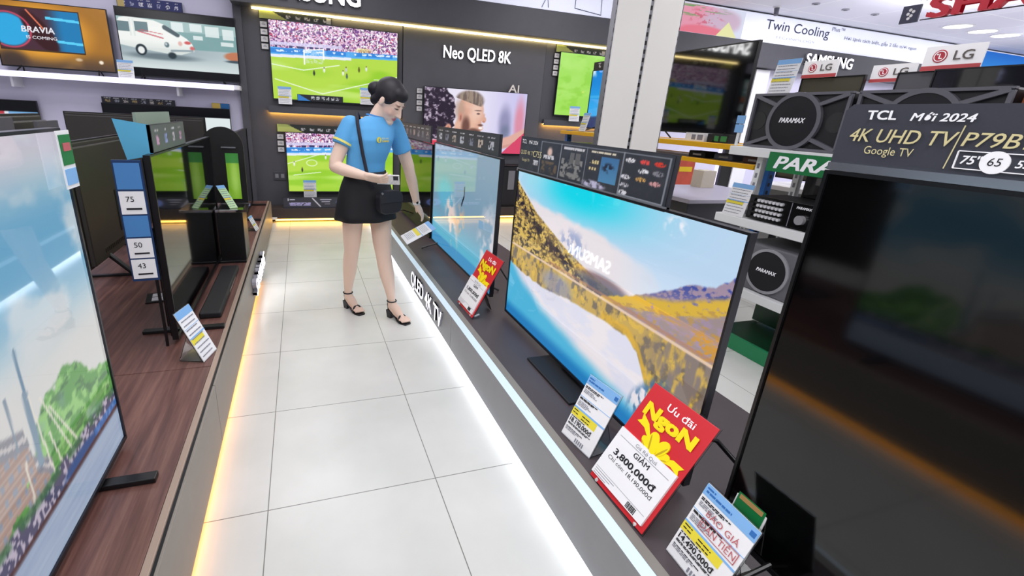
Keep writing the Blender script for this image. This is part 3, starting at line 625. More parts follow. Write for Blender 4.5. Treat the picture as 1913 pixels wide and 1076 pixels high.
lit_letters('SAMSUNG', 'lit_lettering', 'glowing white raised letters on the front of the left island', 'sign', (-0.384, 3.72, 0.11), 90, 0.12, 0.78, [M_letter_s, M_letter_side], 0.03, 0.012)
# far plinth
fp = thing('wall_plinth', 'dark low plinth along the far display wall with warm light under it', 'plinth', (1.5, 6.3, 0))
Mf = rel(fp)
MB().box(-0.47, 4.4, 6.17, YW-0.02, 0.05, 0.185).build('body', mat('dark_brown_laminate', '3a3232', 0.45, noise=0.1), fp, M=Mf, bevel=0.004)
MB().box(-0.36, 4.4, 6.172, 6.2, 0.030, 0.048).build('toe_light', M_led_farw, fp, M=Mf)
MB().box(-0.47, -0.34, 6.155, 6.17, 0.045, 0.075).build('end_clip', M_cream, fp, M=Mf)
for x in (-0.4, 1.5, 4.2): MB().box(x, x+0.05, 6.3, 6.35, 0, 0.05).build('foot', M_black, fp, M=Mf)
# wall lettering
lit_letters('SAMSUNG', 'wall_lettering', 'big glowing white letters on the dark fascia above the upper football screen', 'sign', (0.18, 6.19, 2.555), 0, 0.2, 1.13, [mat('lit_wall_letter', 'ffffff', 0.4, emit='ffffff', es=12.0), M_letter_side], 0.03, 0.02)
lit_letters('Neo QLED 8K', 'wall_lettering', 'glowing white letters on the dark wall above the close-up of two men', 'sign', (2.33, 6.425, 2.135), 0, 0.145, 0.97, [M_letter, M_letter_side], 0.02, 0.012)
lit_letters('SAMSUNG', 'wall_lettering', 'glowing white letters on the fascia below the white banner at right', 'sign', (8.62, 6.25, 2.54), 0, 0.16, 1.12, [M_letter, M_letter_side], 0.03, 0.02)
lit_letters('SONY', 'wall_lettering', 'glowing white letters high on the white wall at the far left', 'sign', (-5.5, 6.43, 2.70), 0, 0.2, 1.06, [mat('lit_wall_letter2', 'ffffff', 0.4, emit='c8d0ff', es=5.0), M_letter_side], 0.03, 0.004)
lit_letters('AI', 'wall_lettering', 'small pale raised letters on top of the close-up screen of two men', 'sign', (2.88, 6.385, 1.765), 0, 0.1, 0.16, [mat('pale_letter', 'e8e0d8', 0.4), M_letter_side], 0.02, 0.01)
# wall socket
so = thing('wall_socket', 'dark double wall socket left of the lower football screen', 'socket', (-0.285, YW, 0.56))
MB().box(-0.075, 0.075, -0.012, 0, -0.055, 0.055).build('plate', mat('dark_grey_plate', '46464c', 0.4), so, bevel=0.003)
for x in (-0.035, 0.035): MB().box(x-0.02, x+0.02, -0.016, -0.012, -0.025, 0.025).build('outlet', mat('grey_outlet', '8c8c92', 0.4), so)
# ------------------------------------------------------------------ televisions
def tv(label, loc, rz, w, h, zb, paint=None, res=(120, 68), screen=None, stand='feet', group=None, foot_x=0.36, foot_d=0.28, name='television', dep=0.055, logo=None, plate=(0.42, 0.26), bez=0.008, backparts=False):
    """loc = base point (on what it stands on); zb = gap below the cabinet"""
    T = thing(name, label, 'television', loc, rz, group)
    f = MB()
    f.box(-w/2-bez, w/2+bez, -0.006, 0.02, zb+h, zb+h+bez).box(-w/2-bez, w/2+bez, -0.006, 0.02, zb-bez*1.6, zb).box(-w/2-bez, -w/2, -0.006, 0.02, zb, zb+h).box(w/2, w/2+bez, -0.006, 0.02, zb, zb+h)
    f.build('bezel', M_metal if paint is not None else M_black, T)
    MB().box(-w/2, w/2, 0.004, 0.028, zb, zb+h).box(*((-w/2*0.985, w/2*0.985, 0.028, dep, zb+0.01, zb+h*0.97) if backparts else (-w/2*0.9, w/2*0.9, 0.028, dep, zb+0.02, zb+h*0.62))).build('back_cover', M_back if backparts else M_black, T, bevel=0.006)
    if paint is None:
        MB().quad([(-w/2, 0, zb), (w/2, 0, zb), (w/2, 0, zb+h), (-w/2, 0, zb+h)]).build('screen', screen or M_off, T)
    else:
        grid_screen('screen', w, h, paint, res, screen or SCREEN, T, -w/2, zb)
    if stand == 'feet':
        for sx in (-1, 1):
            x = sx*w*foot_x
            b = MB(); b.tube([(x-sx*0.02, 0.015, zb+0.01), (x, -foot_d/2, 0.007)], 0.007, 8).tube([(x-sx*0.02, 0.025, zb+0.01), (x, foot_d/2, 0.007)], 0.007, 8)
            b.build('foot', M_black, T)
    elif stand == 'plate':
        MB().box(-plate[0]/2, plate[0]/2, -plate[1]*0.55, plate[1]*0.45, 0, 0.012).build('stand_plate', M_blackm, T, bevel=0.004)
        MB().box(-0.09, 0.09, 0.03, 0.075, 0.012, zb+0.12).build('neck', M_black, T, bevel=0.004)
    elif stand == 'vleg':
        for sx in (-1, 1):
            x = sx*w*foot_x
            MB().tube([(x, 0.03, zb+0.03), (x+sx*0.02, -foot_d/2, 0.012)], 0.016, 10).tube([(x, 0.035, zb+0.03), (x+sx*0.02, foot_d/2, 0.012)], 0.016, 10).box(x-0.012+sx*0.02, x+0.012+sx*0.02, -foot_d/2, foot_d/2, 0, 0.014).build('leg', M_black, T)
    elif stand == 'bar':
        for sx in (-1, 1):
            x = sx*w*foot_x
            MB().box(x-0.018, x+0.018, -foot_d/2, foot_d/2, 0, 0.018).box(x-0.012, x+0.012, 0.006, 0.03, 0.018, zb+0.02).build('foot', M_black, T, bevel=0.003)
    if backparts:
        p = MB(); p.box(0.0, 0.13, dep, dep+0.004, zb+0.12, zb+h*0.55)
        for i in range(10):
            p.box(0.05, 0.065, dep+0.004, dep+0.007, zb+0.16+i*0.022, zb+0.168+i*0.022, 1)
        p.build('port_panel', [M_blackm, M_silver], T)
        v = MB()
        for i in range(30): v.box(-0.45+i*0.03, -0.435+i*0.03, dep, dep+0.002, zb+0.05, zb+0.075)
        v.build('vent', M_black, T)
        l = MB(); l.box(-0.24, -0.17, dep, dep+0.002, zb+h*0.88, zb+h*0.92); l.build('rating_label', M_gold, T)
    return T
TOPR, TOPL = 0.27, 0.322
# right row, nearest first
tv('huge television with a dark blank screen nearest the camera on the right platform', (1.10, -0.105, TOPR), -90, 1.66, 0.985, 0.07, None, screen=M_tcl, foot_x=0.42)
t_main = tv('large television showing an autumn lake and mountains on the right platform', (1.13, 1.615, TOPR), -90, 1.437, 0.826, 0.045, p_lake, (440, 250), stand='plate', plate=(0.40, 0.2))
tv('television showing blue water and pale reef behind the small red tag', (1.115, 3.29, TOPR), -90, 1.46, 0.855, 0.05, p_reef, (160, 90), foot_x=0.38)
tv('black television farthest along the right platform, behind the woman\'s arm', (1.105, 4.78, TOPR), -90, 1.44, 0.83, 0.05, None, foot_x=0.40)
# left island
tv('huge television showing a harbour town, at the left edge of the picture', (-0.60, 0.665, TOPL), 90, 1.665, 0.95, 0.04, p_harbour, (300, 170), stand='bar', foot_x=0.39, foot_d=0.27)
tv('black glossy television on the left island behind the clear-stand price tag', (-0.60, 2.935, TOPL), 90, 1.395, 0.82, 0.035, None, stand='bar', foot_x=0.40, foot_d=0.36)
tv('television seen from behind, back row of the left island beside the blue size strip', (-1.24, 3.69, TOPL), -90, 1.23, 0.71, 0.12, None, stand='vleg', foot_x=0.3, foot_d=0.34, backparts=True)
tv('television seen from behind, mostly hidden by the harbour screen', (-1.24, 2.30, TOPL), -90, 1.2, 0.70, 0.28, None, stand='plate', plate=(0.5, 0.3), backparts=True)
tv('television with its back to the camera under the white wall, with black cables', (-1.42, 5.15, TOPL), 180, 1.1, 0.64, 0.30, None, stand='plate', plate=(0.5, 0.3), backparts=True)
tv('television seen edge-on at the far end of the left island', (-0.57, 5.28, TOPL), 90, 1.0, 0.80, 0.035, None, stand='bar', foot_x=0.4, foot_d=0.3)
# wall televisions
t_a = tv('television showing a glowing orange room, left end of the white wall shelf', (-2.385, 6.36, 1.61), 0, 0.99, 0.60, 0.06, p_orange, (200, 120), screen=SCREEN_WALL, foot_d=0.14)
t = MB(); add_text(t, 'BRAVIA', -0.27, 0.385, 0.055, y=-0.002, w=0.28, shear=0.1, bold=0.02); t.build('screen_lettering', M_whiteink, t_a)
t = MB(); add_text(t, 'IS COMING', -0.24, 0.325, 0.028, y=-0.002, w=0.26, bold=0.01); t.build('screen_lettering', M_whiteink, t_a)
tv('television showing a white vintage car on the white wall shelf', (-1.225, 6.36, 1.61), 0, 1.155, 0.66, 0.045, p_car, (230, 130), screen=SCREEN_WALL, foot_d=0.14)
tv('television with a white picture under a black band, low on the white wall', (-1.44, 6.38, 0.6), 0, 1.28, 0.72, 0.02, p_whiteshow, (140, 80), screen=SCREEN_WALL, stand=None)
tv('television at the left picture edge, low on the white wall, red and white picture', (-3.2, 6.38, 0.6), 0, 1.03, 0.70, 0.02, p_red, (90, 60), screen=SCREEN_WALL, stand=None)
tv('upper wall television showing a football match with packed stands', (0.47, 6.39, 1.49), 0, 1.515, 0.855, 0.01, p_football, (300, 170), screen=SCREEN_WALL, stand=None)
tv('lower wall television showing a football match, behind the woman', (0.50, 6.39, 0.36), 0, 1.36, 0.735, 0.01, lambda u, v: p_football(u, v*0.88+0.0, 5, 1, False), (260, 140), screen=SCREEN_WALL, stand=None)
tv('wall television with a close-up of two smiling men', (2.355, 6.39, 0.92), 0, 1.51, 0.83, 0.01, p_people, (240, 140), screen=SCREEN_WALL, stand=None)
tv('wall television showing plain green pitch, right end of the dark wall', (4.3, 6.39, 1.50), 0, 1.46, 0.835, 0.01, p_greenpitch, (90, 50), screen=SCREEN_WALL, stand=None)
# yellow rack row
tv('television showing blue sea, on the yellow rack left of the pale partition', (3.18, 4.36, 1.316), -90, 1.10, 0.60, 0.05, p_bluesea, (80, 50), stand='feet', dep=0.05)
tv('dark glossy television on the yellow rack right of the pale partition', (3.18, 3.31, 1.316), -90, 0.94, 0.645, 0.07, None, stand='feet', foot_x=0.40)
# televisions behind the speaker rack
tv('television with olive-grey blank screen behind the speakers, under the leftmost red-logo board', (3.95, 2.80, 1.0), -90, 0.46, 0.78, 0.06, None, screen=mat('olive_grey_screen', '4c4a40', 0.3), stand=None)
tv('grey blank television behind the right-hand speaker', (3.95, 2.22, 1.0), -90, 0.26, 0.78, 0.06, None, screen=mat('grey_screen', '55555a', 0.35), stand=None)
tv('black glossy television at the right picture edge above the speakers', (3.9, 1.86, 1.0), -90, 0.52, 0.78, 0.06, None, stand=None)
# ------------------------------------------------------------------ boards on top of the televisions
def board(label, loc, rz, w, h, painter=None, res=(100, 16), tilt=0, texts=(), edge=None, name='info_board', group=None, body=None, cut=0.0, foot=True):
    T = thing(name, label, 'info board', loc, rz, group)
    M = Matrix.Rotation(-R(tilt), 4, 'X')
    body = body or mat('dark_board', '2c2e36', 0.45, noise=0.06)
    MB().prism([(-w/2, 0), (w/2, 0), (w/2, h), (-w/2+cut, h), (-w/2, h-cut)] if cut else [(-w/2, 0), (w/2, 0), (w/2, h), (-w/2, h)], 0, 0.012).build('board_panel', body, T, M=M)
    if painter is not None: grid_screen('printed_face', w*0.985, h*0.96, painter, res, PRINT, T, -w/2*0.985, h*0.02, -0.0015, M=M)
    if edge: MB().box(-w/2, w/2, -0.006, 0.014, -0.004, 0.012).build('edge_strip', edge, T, M=M)
    if texts:
        for tx in texts:
            s, x, z, hh, m_ = tx[:5]; kw = tx[5] if len(tx) > 5 else {}
            t = MB(); add_text(t, s, x, z, hh, y=-0.004, **kw); t.build('lettering', m_, T, M=M)
    return T
def p_board_main(u, v):
    c = full(u, '34373f'); c = mixc(c, '4a4c52', sstep(0.4, 0.7, fbm(u, v, 30, 6, 3, 5))*0.35)
    for a in (0.205, 0.375, 0.56, 0.775, 0.985):
        c = mixc(c, '9aa0a8', rectm(u, v, a-0.003, a+0.003, 0.06, 0.94)*0.8)
    c = mixc(c, '9aa0a8', rectm(u, v, 0.205, 0.985, 0.92, 0.945)*0.7+rectm(u, v, 0.775, 0.985, 0.05, 0.075))
    c = mixc(c, 'e8c8b8', ell(u, v, 0.285, 0.68, 0.02, 0.12, 0.5)); c = mixc(c, 'd8d8dc', rectm(u, v, 0.235, 0.325, 0.5, 0.6)*(vnoise(u*200, v*10, 3) > 0.35)); c = mixc(c, '6a5a4a', rectm(u, v, 0.225, 0.36, 0.1, 0.42)*sstep(0.4, 0.6, fbm(u, v, 40, 10, 3, 5)))
    c = mixc(c, '8a8a86', rectm(u, v, 0.39, 0.54, 0.12, 0.6)*sstep(0.35, 0.6, fbm(u, v, 60, 14, 3, 7))); c = mixc(c, '6a6a6a', rectm(u, v, 0.45, 0.48, 0.5, 0.75)+rectm(u, v, 0.49, 0.52, 0.5, 0.75)); c = mixc(c, 'd0d0d4', rectm(u, v, 0.395, 0.545, 0.82, 0.88)*(vnoise(u*260, v*4, 9) > 0.3))
    p = mixc(full(u, '5a9ac0'), '3a6a9c', v); p = mixc(p, '20283a', ell(u, v, 0.70, 0.55, 0.03, 0.1, 0.5)*sstep(0.4, 0.5, fbm(u, v, 80, 20, 3, 4)))
    c = mixc(c, p, rectm(u, v, 0.655, 0.755, 0.22, 0.78)); c = mixc(c, 'c9c6e0', ell(u, v, 0.63, 0.12, 0.07, 0.1, 0.3)*sstep(0.3, 0.6, fbm(u, v, 50, 12, 3, 2))); c = mixc(c, 'd8c890', (rectm(u, v, 0.59, 0.64, 0.6, 0.68)+rectm(u, v, 0.59, 0.63, 0.44, 0.5))*(vnoise(u*240, v*6, 8) > 0.35)); c = mixc(c, 'e0d8c0', rectm(u, v, 0.59, 0.735, 0.84, 0.89)*(vnoise(u*240, v*4, 12) > 0.3))
    for i, (a, b, k) in enumerate(((0.81, 0.8, 'e6e6ea'), (0.88, 0.8, 'e8504a'), (0.945, 0.8, 'd84030'), (0.88, 0.62, 'f0f0f4'), (0.945, 0.62, '8a8a92'), (0.80, 0.45, 'e0e0e6'), (0.875, 0.45, 'e0b060'), (0.94, 0.42, 'd8a0a0'), (0.80, 0.28, 'c0c0c8'), (0.80, 0.12, 'e8e8ee'))):
        c = mixc(c, k, ell(u, v, a, b, 0.024, 0.05, 0.2)*(vnoise(u*300, v*24, i) > 0.35))
    c = mixc(c, 'e6e6ea', rectm(u, v, 0.145, 0.19, 0.24, 0.38)*0.9)
    return c
board('wide charcoal board with five printed panels on top of the lake television', (1.135, 1.79, 1.142), -90, 1.15, 0.18, p_board_main, (300, 48), tilt=2, edge=mat('grey_strip', '75777c', 0.4),
      texts=[('TCL', -0.55, 0.145, 0.02, M_whiteink), ('Mới 2024', -0.47, 0.145, 0.018, M_whiteink), ('QLED 4K TV', -0.555, 0.09, 0.02, M_gold), ('C755', -0.41, 0.085, 0.03, M_gold), ('Google TV', -0.53, 0.055, 0.014, M_gold), ('75  65', -0.41, 0.045, 0.018, M_ink)])
def p_dots(seed, base='3a3d44', n=7, cols=('c8ccd4', '8a90a0', 'd0c0b0')):
    def p(u, v):
        c = full(u, base)
        for i in range(n):
            a = (i+0.6)/(n+0.3); c = mixc(c, cols[i % len(cols)], rectm(u, v, a-0.03, a+0.035, 0.25, 0.62)*(vnoise(u*90, v*9, seed+i) > 0.42)); c = mixc(c, 'e8e8ec', rectm(u, v, a-0.04, a+0.04, 0.76, 0.84)*(vnoise(u*160, v*3, seed+i+5) > 0.4))
        return c
    return p
board('dark grey printed board on top of the television behind the small red tag', (1.12, 3.30, 1.187), -90, 1.40, 0.13, p_dots(4), (140, 20))
board('dark grey printed board on top of the farthest television on the right platform', (1.11, 4.80, 1.163), -90, 1.3, 0.15, p_dots(9, '55555a', 7, ('b8a8a4', 'a09aa0', '8a8a90')), (140, 20))
b = board('large charcoal board with white and gold lettering on top of the nearest dark television', (1.10, -0.105, 1.338), -90, 1.67, 0.13, None, edge=M_silver, cut=0.012, body=mat('charcoal_board', '3a3c46', 0.5, noise=0.12, nscale=220),
      texts=[('TCL', -0.79, 0.101, 0.0165, M_whiteink, dict(bold=0.03, w=0.052)), ('Mới 2024', -0.715, 0.100, 0.0135, M_whiteink, dict(shear=0.2, bold=0.02, w=0.094)), ('4K UHD TV', -0.81, 0.058, 0.025, M_gold, dict(shear=0.2, bold=0.008, w=0.175)), ('Google TV', -0.775, 0.035, 0.015, M_gold, dict(bold=0.0, w=0.083)),
             ('P79B', -0.628, 0.060, 0.023, M_gold, dict(shear=0.2, bold=0.008, w=0.072)), ('Pro', -0.551, 0.060, 0.011, M_gold, dict(shear=0.2, bold=0.01)), ("75''", -0.620, 0.031, 0.0135, M_whiteink, dict(shear=0.2, bold=0.02)), ('55"', -0.551, 0.031, 0.012, M_whiteink, dict(shear=0.2, bold=0.02)), ('65', -0.585, 0.031, 0.013, M_ink, dict(shear=0.1))])
q = MB(); q.tube([(-0.640, -0.003, 0.020), (-0.632, -0.003, 0.094)], 0.0010, 6); q.build('divider_line', M_gold, b)
q = MB()
for z0 in (0.0225, 0.052): q.box(-0.628, -0.48, -0.003, 0, z0-0.0008, z0+0.0008)
q.box(-0.629, -0.6275, -0.003, 0, 0.0225, 0.052).disc((-0.577, -0.002, 0.0365), 0.0185, 'y', 0.003).build('size_frame', M_whiteink, b)
def p_uf(u, v):
    c = full(u, '2e3430'); c = mixc(c, 'c4cc72', (v < 1-(u-0.14)*4).astype(float)*(u < 0.4)); c = mixc(c, '9aa85a', (v > 0.65)*(u < 0.2)*(u > 0.02)*0.6)
    for i in range(5): c = mixc(c, 'c8c8cc', rectm(u, v, 0.36+i*0.13, 0.43+i*0.13, 0.25, 0.6)*(vnoise(u*70, v*9, i) > 0.4))
    return mixc(c, 'c8c8c8', rectm(u, v, 0.93, 0.99, 0.1, 0.75))
board('dark and olive spec board above the upper football screen', (0.02, 6.42, 2.365), 0, 0.82, 0.095, p_uf, (90, 16))
board('dark and olive spec board above the lower football screen', (0.12, 6.42, 1.11), 0, 0.80, 0.095, p_uf, (90, 16))
board('dark and olive spec board above the green pitch screen', (3.91, 6.42, 2.345), 0, 0.82, 0.095, p_uf, (90, 16))
def p_bb(u, v):
    c = full(u, '26282e'); c = mixc(c, '3a8ad8', (v < 1.1-u*4).astype(float)); 
    for i in range(6): c = mixc(c, 'd0d4d8', rectm(u, v, 0.3+i*0.11, 0.37+i*0.11, 0.3, 0.75)*(vnoise(u*60, v*8, i) > 0.4))
    return c
board('small dark strip with blue corner along the bottom of the upper football screen', (0.26, 6.37, 1.49), 0, 0.55, 0.075, p_bb, (80, 12))
board('navy strip of feature icons above the white car screen', (-1.48, 6.42, 2.325), 0, 0.62, 0.105, lambda u, v: mixc(p_dots(3, '2e3470', 7, ('d8d8e8', 'b0b4d0', 'e8e8f0'))(u, v), 'c8b070', rectm(u, v, 0, 0.1, 0, 1)), (90, 16))
board('dark strip of small pictures above the screen with the white picture', (-1.73, 6.42, 1.342), 0, 0.72, 0.07, p_dots(6, '30323a', 8, ('b8a070', 'a8acb8', 'd0c8c0')), (90, 12))
board('small yellow and blue label on the corner above the screen with the white picture', (-0.89, 6.42, 1.342), 0, 0.19, 0.065, lambda u, v: mixc(full(u, 'e8c860'), '2f78b8', (u > 0.48)), (24, 10))
def p_psign(u, v):
    c = full(u, '40424e'); c = mixc(c, 'e8e8f4', seg(u, v, 0.41, 0.95, 0.52, 0.12, 0.05, 4)); 
    for i in range(2): c = mixc(c, 'c8c4f8', rectm(u, v, 0.08, 0.38, 0.22+i*0.18, 0.34+i*0.18)*(vnoise(u*60, v*20, i) > 0.3))
    c = mixc(c, 'e0e0f0', rectm(u, v, 0.06, 0.075, 0.7, 0.92)+rectm(u, v, 0.09, 0.16, 0.78, 0.86)); c = mixc(c, 'b8b8cc', rectm(u, v, 0.52, 0.68, 0.78, 0.86)+rectm(u, v, 0.54, 0.66, 0.58, 0.64)+rectm(u, v, 0.58, 0.66, 0.34, 0.38))
    return mixc(c, '88a0f4', np.clip(ell(u, v, 0.86, 0.52, 0.11, 0.38, 0.1)-0.8*ell(u, v, 0.88, 0.5, 0.04, 0.14, 0.3), 0, 1))
board('dark grey slogan panel with white slash standing on the far plinth', (0.18, 6.20, 0.185), 0, 0.88, 0.135, p_psign, (140, 24))
board('black rounded board on top of the blue sea screen', (3.19, 4.62, 1.975), -90, 0.62, 0.085, p_dots(2, '1c1c22', 3, ('e8e8ec',)), (40, 10))
# small white spec squares on the dark wall
def spec_sq(x, z, label, group):
    T = thing('spec_card', label, 'card', (x, 6.435, z), 0, group)
    MB().box(-0.042, 0.042, -0.008, 0, -0.033, 0.033).build('plate', mat('black_card_edge', '101014', 0.5), T)
    MB().box(-0.037, 0.037, -0.011, -0.008, -0.029, 0.029).build('face', mat('grey_white_card', 'd6d4d4', 0.5), T)
    MB().box(-0.02, 0.02, -0.012, -0.011, -0.004, 0.004).box(-0.012, 0.012, -0.012, -0.011, 0.01, 0.015).build('printing', M_greyink, T)
for i in range(4): spec_sq(-0.345, 2.305-i*0.078, ('top', 'second', 'third', 'bottom')[i]+' of the four white spec cards left of the upper football screen', 'white spec cards by the upper football screen')
for i in range(3): spec_sq(-0.245, 1.05-i*0.078, ('top', 'middle', 'bottom')[i]+' of the three white spec cards left of the lower football screen', 'white spec cards by the lower football screen')
for i in range(4): spec_sq(1.54, 1.705-i*0.075, ('top', 'second', 'third', 'bottom')[i]+' of the four spec cards left of the two men screen', 'white spec cards by the two men screen')
for i in range(4): spec_sq(3.53, 2.30-i*0.078, ('top', 'second', 'third', 'bottom')[i]+' of the four white spec cards left of the green pitch screen', 'white spec cards by the green pitch screen')
# ------------------------------------------------------------------ price tags
def lines(t, x0, x1, z, h, m, seed):
    rg = random.Random(seed); x = x0
    while x < x1:
        w = rg.uniform(0.006, 0.02); t.box(x, min(x+w, x1), -0.0022, -0.0012, z, z+h, m); x += w+0.003
def price_tag(label, bl, w, h, rz, tilt, price='18.190.000đ', stamp=True, group=None, back=True, thick=0.003, big=True, cat='price tag', card=None):
    d = Vector((math.cos(R(rz)), math.sin(R(rz)), 0))
    T = thing('price_tag', label, cat, Vector(bl)+d*w/2, rz, group)
    M = Matrix.Rotation(-R(tilt), 4, 'X')
    MB().box(-w/2, w/2, 0, thick, 0, h).build('card', card or M_paper, T, M=M)
    t = MB(); a = -w/2
    t.box(a, w/2, -0.001, 0, h*0.86, h, 0)
    t.box(a, w/2, -0.001, 0, h*0.46, h*0.485, 0).box(a, w/2, -0.001, 0, h*0.655, h*0.662, 0)
    t.box(a, a+w*0.80, -0.001, 0, h*0.345, h*0.46, 1)
    mats = [M_blueband, M_yelband, M_ink, M_greyink, M_redink, M_bluedk]
    if big:
        add_text(t, price, a+w*0.05, h*0.245, h*0.065, y=-0.0015, w=w*0.72, m=2, bold=0.02)
        lines(t, a+w*0.05, a+w*0.55, h*0.905, h*0.022, 5, 1); lines(t, a+w*0.04, a+w*0.2, h*0.95, h*0.018, 5, 2); t.box(a+w*0.88, a+w*0.97, -0.002, -0.001, h*0.90, h*0.955, 5)
        for i, z in enumerate((0.82, 0.80, 0.63, 0.615)): lines(t, a+w*0.04, a+w*(0.62 if i % 2 == 0 else 0.5), h*z, h*0.012, 2, 3+i)
        for i, z in enumerate((0.77, 0.75, 0.73, 0.58, 0.56, 0.54, 0.52)): lines(t, a+w*0.05, a+w*(0.35+0.07*(i % 3)), h*z, h*0.008, 3, 13+i)
        for i, z in enumerate((0.43, 0.41, 0.385, 0.365)): lines(t, a+w*(0.04+0.3*(i % 2)), a+w*(0.2+0.4*(i % 2)), h*z, h*0.012, 2, 23+i)
        lines(t, a+w*0.05, a+w*0.5, h*0.325, h*0.012, 2, 31)
        for i, z in enumerate((0.215, 0.2, 0.15, 0.13, 0.11)): lines(t, a+w*0.05, a+w*(0.8-0.1*i), h*z, h*0.009, 2 if i < 3 else 3, 41+i)
        for i in range(5): t.box(a+w*(0.45+0.06*i), a+w*(0.48+0.06*i), -0.002, -0.001, h*0.03, h*0.09, 3)
        if stamp:
            add_text(t, 'BÁO GIÁ', a+w*0.55, h*0.69, h*0.07, y=-0.0022, m=4, align='C', w=w*0.62)
            add_text(t, 'DÁN TIỀN', a+w*0.58, h*0.545, h*0.075, y=-0.0022, m=4, align='C', w=w*0.66)
            for z in (0.515, 0.645): t.box(a+w*0.22, a+w*0.94, -0.0024, -0.0014, h*z, h*(z+0.006), 4)
            for x in (0.22, 0.93): t.box(a+w*x, a+w*(x+0.01), -0.0024, -0.0014, h*0.515, h*0.65, 4)
    else:
        for i in range(9): lines(t, a+w*0.08, a+w*(0.9-0.06*(i % 3)), h*(0.8-0.09*i), h*0.018, 3, 50+i)
    t.build('printing', mats, T, M=M)
    if back:
        s = MB(); s.box(-w/2-0.003, w/2+0.003, thick+0.0005, thick+0.0025, -0.002, h+0.004)
        top = M @ Vector((0, thick+0.003, h*0.55))
        s2 = MB(); dp = top.y+0.045
        s2.box(-w/2, w/2, 0.0, dp, 0.0, 0.003)
        s.build('acrylic_back', M_acryl, T, M=M); s2.build('acrylic_base', M_acryl, T)
        s3 = MB(); s3.quad([(-w/2, dp, 0.001), (w/2, dp, 0.001), (w/2, top.y, top.z), (-w/2, top.y, top.z)]).quad([(-w/2, dp+0.002, 0.001), (-w/2, top.y+0.002, top.z), (w/2, top.y+0.002, top.z), (w/2, dp+0.002, 0.001)])
        s3.build('acrylic_strut', M_acryl, T)
    return T
def red_tag(label, bl, w, h, rz, tilt, amount, only):
    d = Vector((math.cos(R(rz)), math.sin(R(rz)), 0))
    T = thing('sale_tag', label, 'sale tag', Vector(bl)+d*w/2, rz, 'red sale tags on the right platform')
    M = Matrix.Rotation(-R(tilt), 4, 'X')
    MB().box(-w/2, w/2, 0, 0.004, 0, h).build('card', M_red, T, M=M, bevel=0.0015)
    MB().box(-w/2*0.99, w/2*0.90, -0.0078, 0, h*0.045, h*0.525).build('price_sheet', M_paper, T, M=M)
    t = MB(); add_text(t, 'Ưu đãi', w*0.06, h*0.875, h*0.055, y=-0.002, align='C', w=w*0.42, bold=0.01); t.build('small_lettering', M_whiteink, T, M=M)
    t = MB(); add_text(t, 'NgoN', 0, h*0.735, h*0.11, y=-0.003, align='C', w=w*0.80, bold=0.055); t.build('large_lettering', M_yel, T, M=M)
    bw = MB(); c = (0.03*w, h*0.50)
    def loop(ang, l, wd):
        ca, sa = math.cos(R(ang)), math.sin(R(ang)); P = []
        for k in range(20):
            t = 2*math.pi*k/20; x = l*0.5+l*0.5*math.cos(t); y = wd*math.sin(t)*(0.65+0.35*x/l)
            P.append((c[0]+x*ca-y*sa, c[1]+x*sa+y*ca))
        return P
    for k, (a, l, wd) in enumerate(((150, h*0.17, h*0.042), (30, h*0.17, h*0.042), (112, h*0.19, h*0.058), (64, h*0.19, h*0.058))):
        bw.prism(loop(a, l, wd), -0.003-0.0009*k, -0.001, 0)
        e = 1 if a > 90 else -1; o_ = 0.026*h
        q = [(x+o_*math.cos(R(a+90*e)), z+o_*math.sin(R(a+90*e))) for x, z in loop(a, l*0.85, wd*0.16)]
        bw.prism(q, -0.0034-0.0009*k, -0.003-0.0009*k, 1)
    bw.prism([(c[0]-0.02*w, c[1]+0.03*h), (c[0]-w*0.28, c[1]+h*0.14), (c[0]-w*0.42, c[1]+h*0.15), (c[0]-w*0.37, c[1]+h*0.18), (c[0]-w*0.40, c[1]+h*0.235), (c[0]-w*0.25, c[1]+h*0.19)][::-1], -0.0025, -0.001, 0)
    bw.prism([(c[0]+0.02*w, c[1]+0.0*h), (c[0]+w*0.28, c[1]+h*0.04), (c[0]+w*0.41, c[1]+h*0.02), (c[0]+w*0.38, c[1]+h*0.06), (c[0]+w*0.43, c[1]+h*0.095), (c[0]+w*0.27, c[1]+h*0.095)], -0.0025, -0.001, 0)
    bw.disc((c[0], -0.0065, c[1]+0.045*h), h*0.032, 'y', 0.003, 16, 0)
    bw.build('ribbon_bow', [M_yel, M_yelbow], T, M=M)
    t = MB(); a = -w/2
    add_text(t, 'Giá Rẻ Quá', 0, h*0.47, h*0.03, y=-0.0085, align='C', w=w*0.36, m=1)
    t.box(a+w*0.06, a+w*0.90, -0.0088, -0.0078, h*0.455, h*0.458, 1)
    add_text(t, 'GIẢM', 0, h*0.395, h*0.042, y=-0.0085, align='C', w=w*0.26, bold=0.01)
    add_text(t, amount, -w*0.02, h*0.295, h*0.052, y=-0.0085, align='C', w=w*0.72, bold=0.025)
    add_text(t, 'Chỉ còn: '+only, -w*0.02, h*0.235, h*0.033, y=-0.0085, align='C', w=w*0.78)
    t.box(a+w*0.03, a+w*0.92, -0.0088, -0.0078, h*0.115, h*0.117, 1)
    for i in range(3): t.box(a+w*0.04, a+w*(0.4-0.06*i), -0.0088, -0.0078, h*(0.095-0.02*i), h*(0.099-0.02*i), 1)
    x = a+w*0.66; rg = random.Random(3)
    while x < a+w*0.80:
        b_ = rg.uniform(0.0012, 0.003); t.box(x, x+b_, -0.0088, -0.0078, h*0.055, h*0.105, 0); x += b_+rg.uniform(0.001, 0.0025)
    t.build('printing', [M_ink, M_greyink], T, M=M)
    MB().box(-w/2-0.003, w/2+0.003, 0.0045, 0.0065, -0.004, h+0.004).build('acrylic_back', M_acryl, T, M=M)
    s = MB(); top = M @ Vector((0, 0.008, h*0.5))
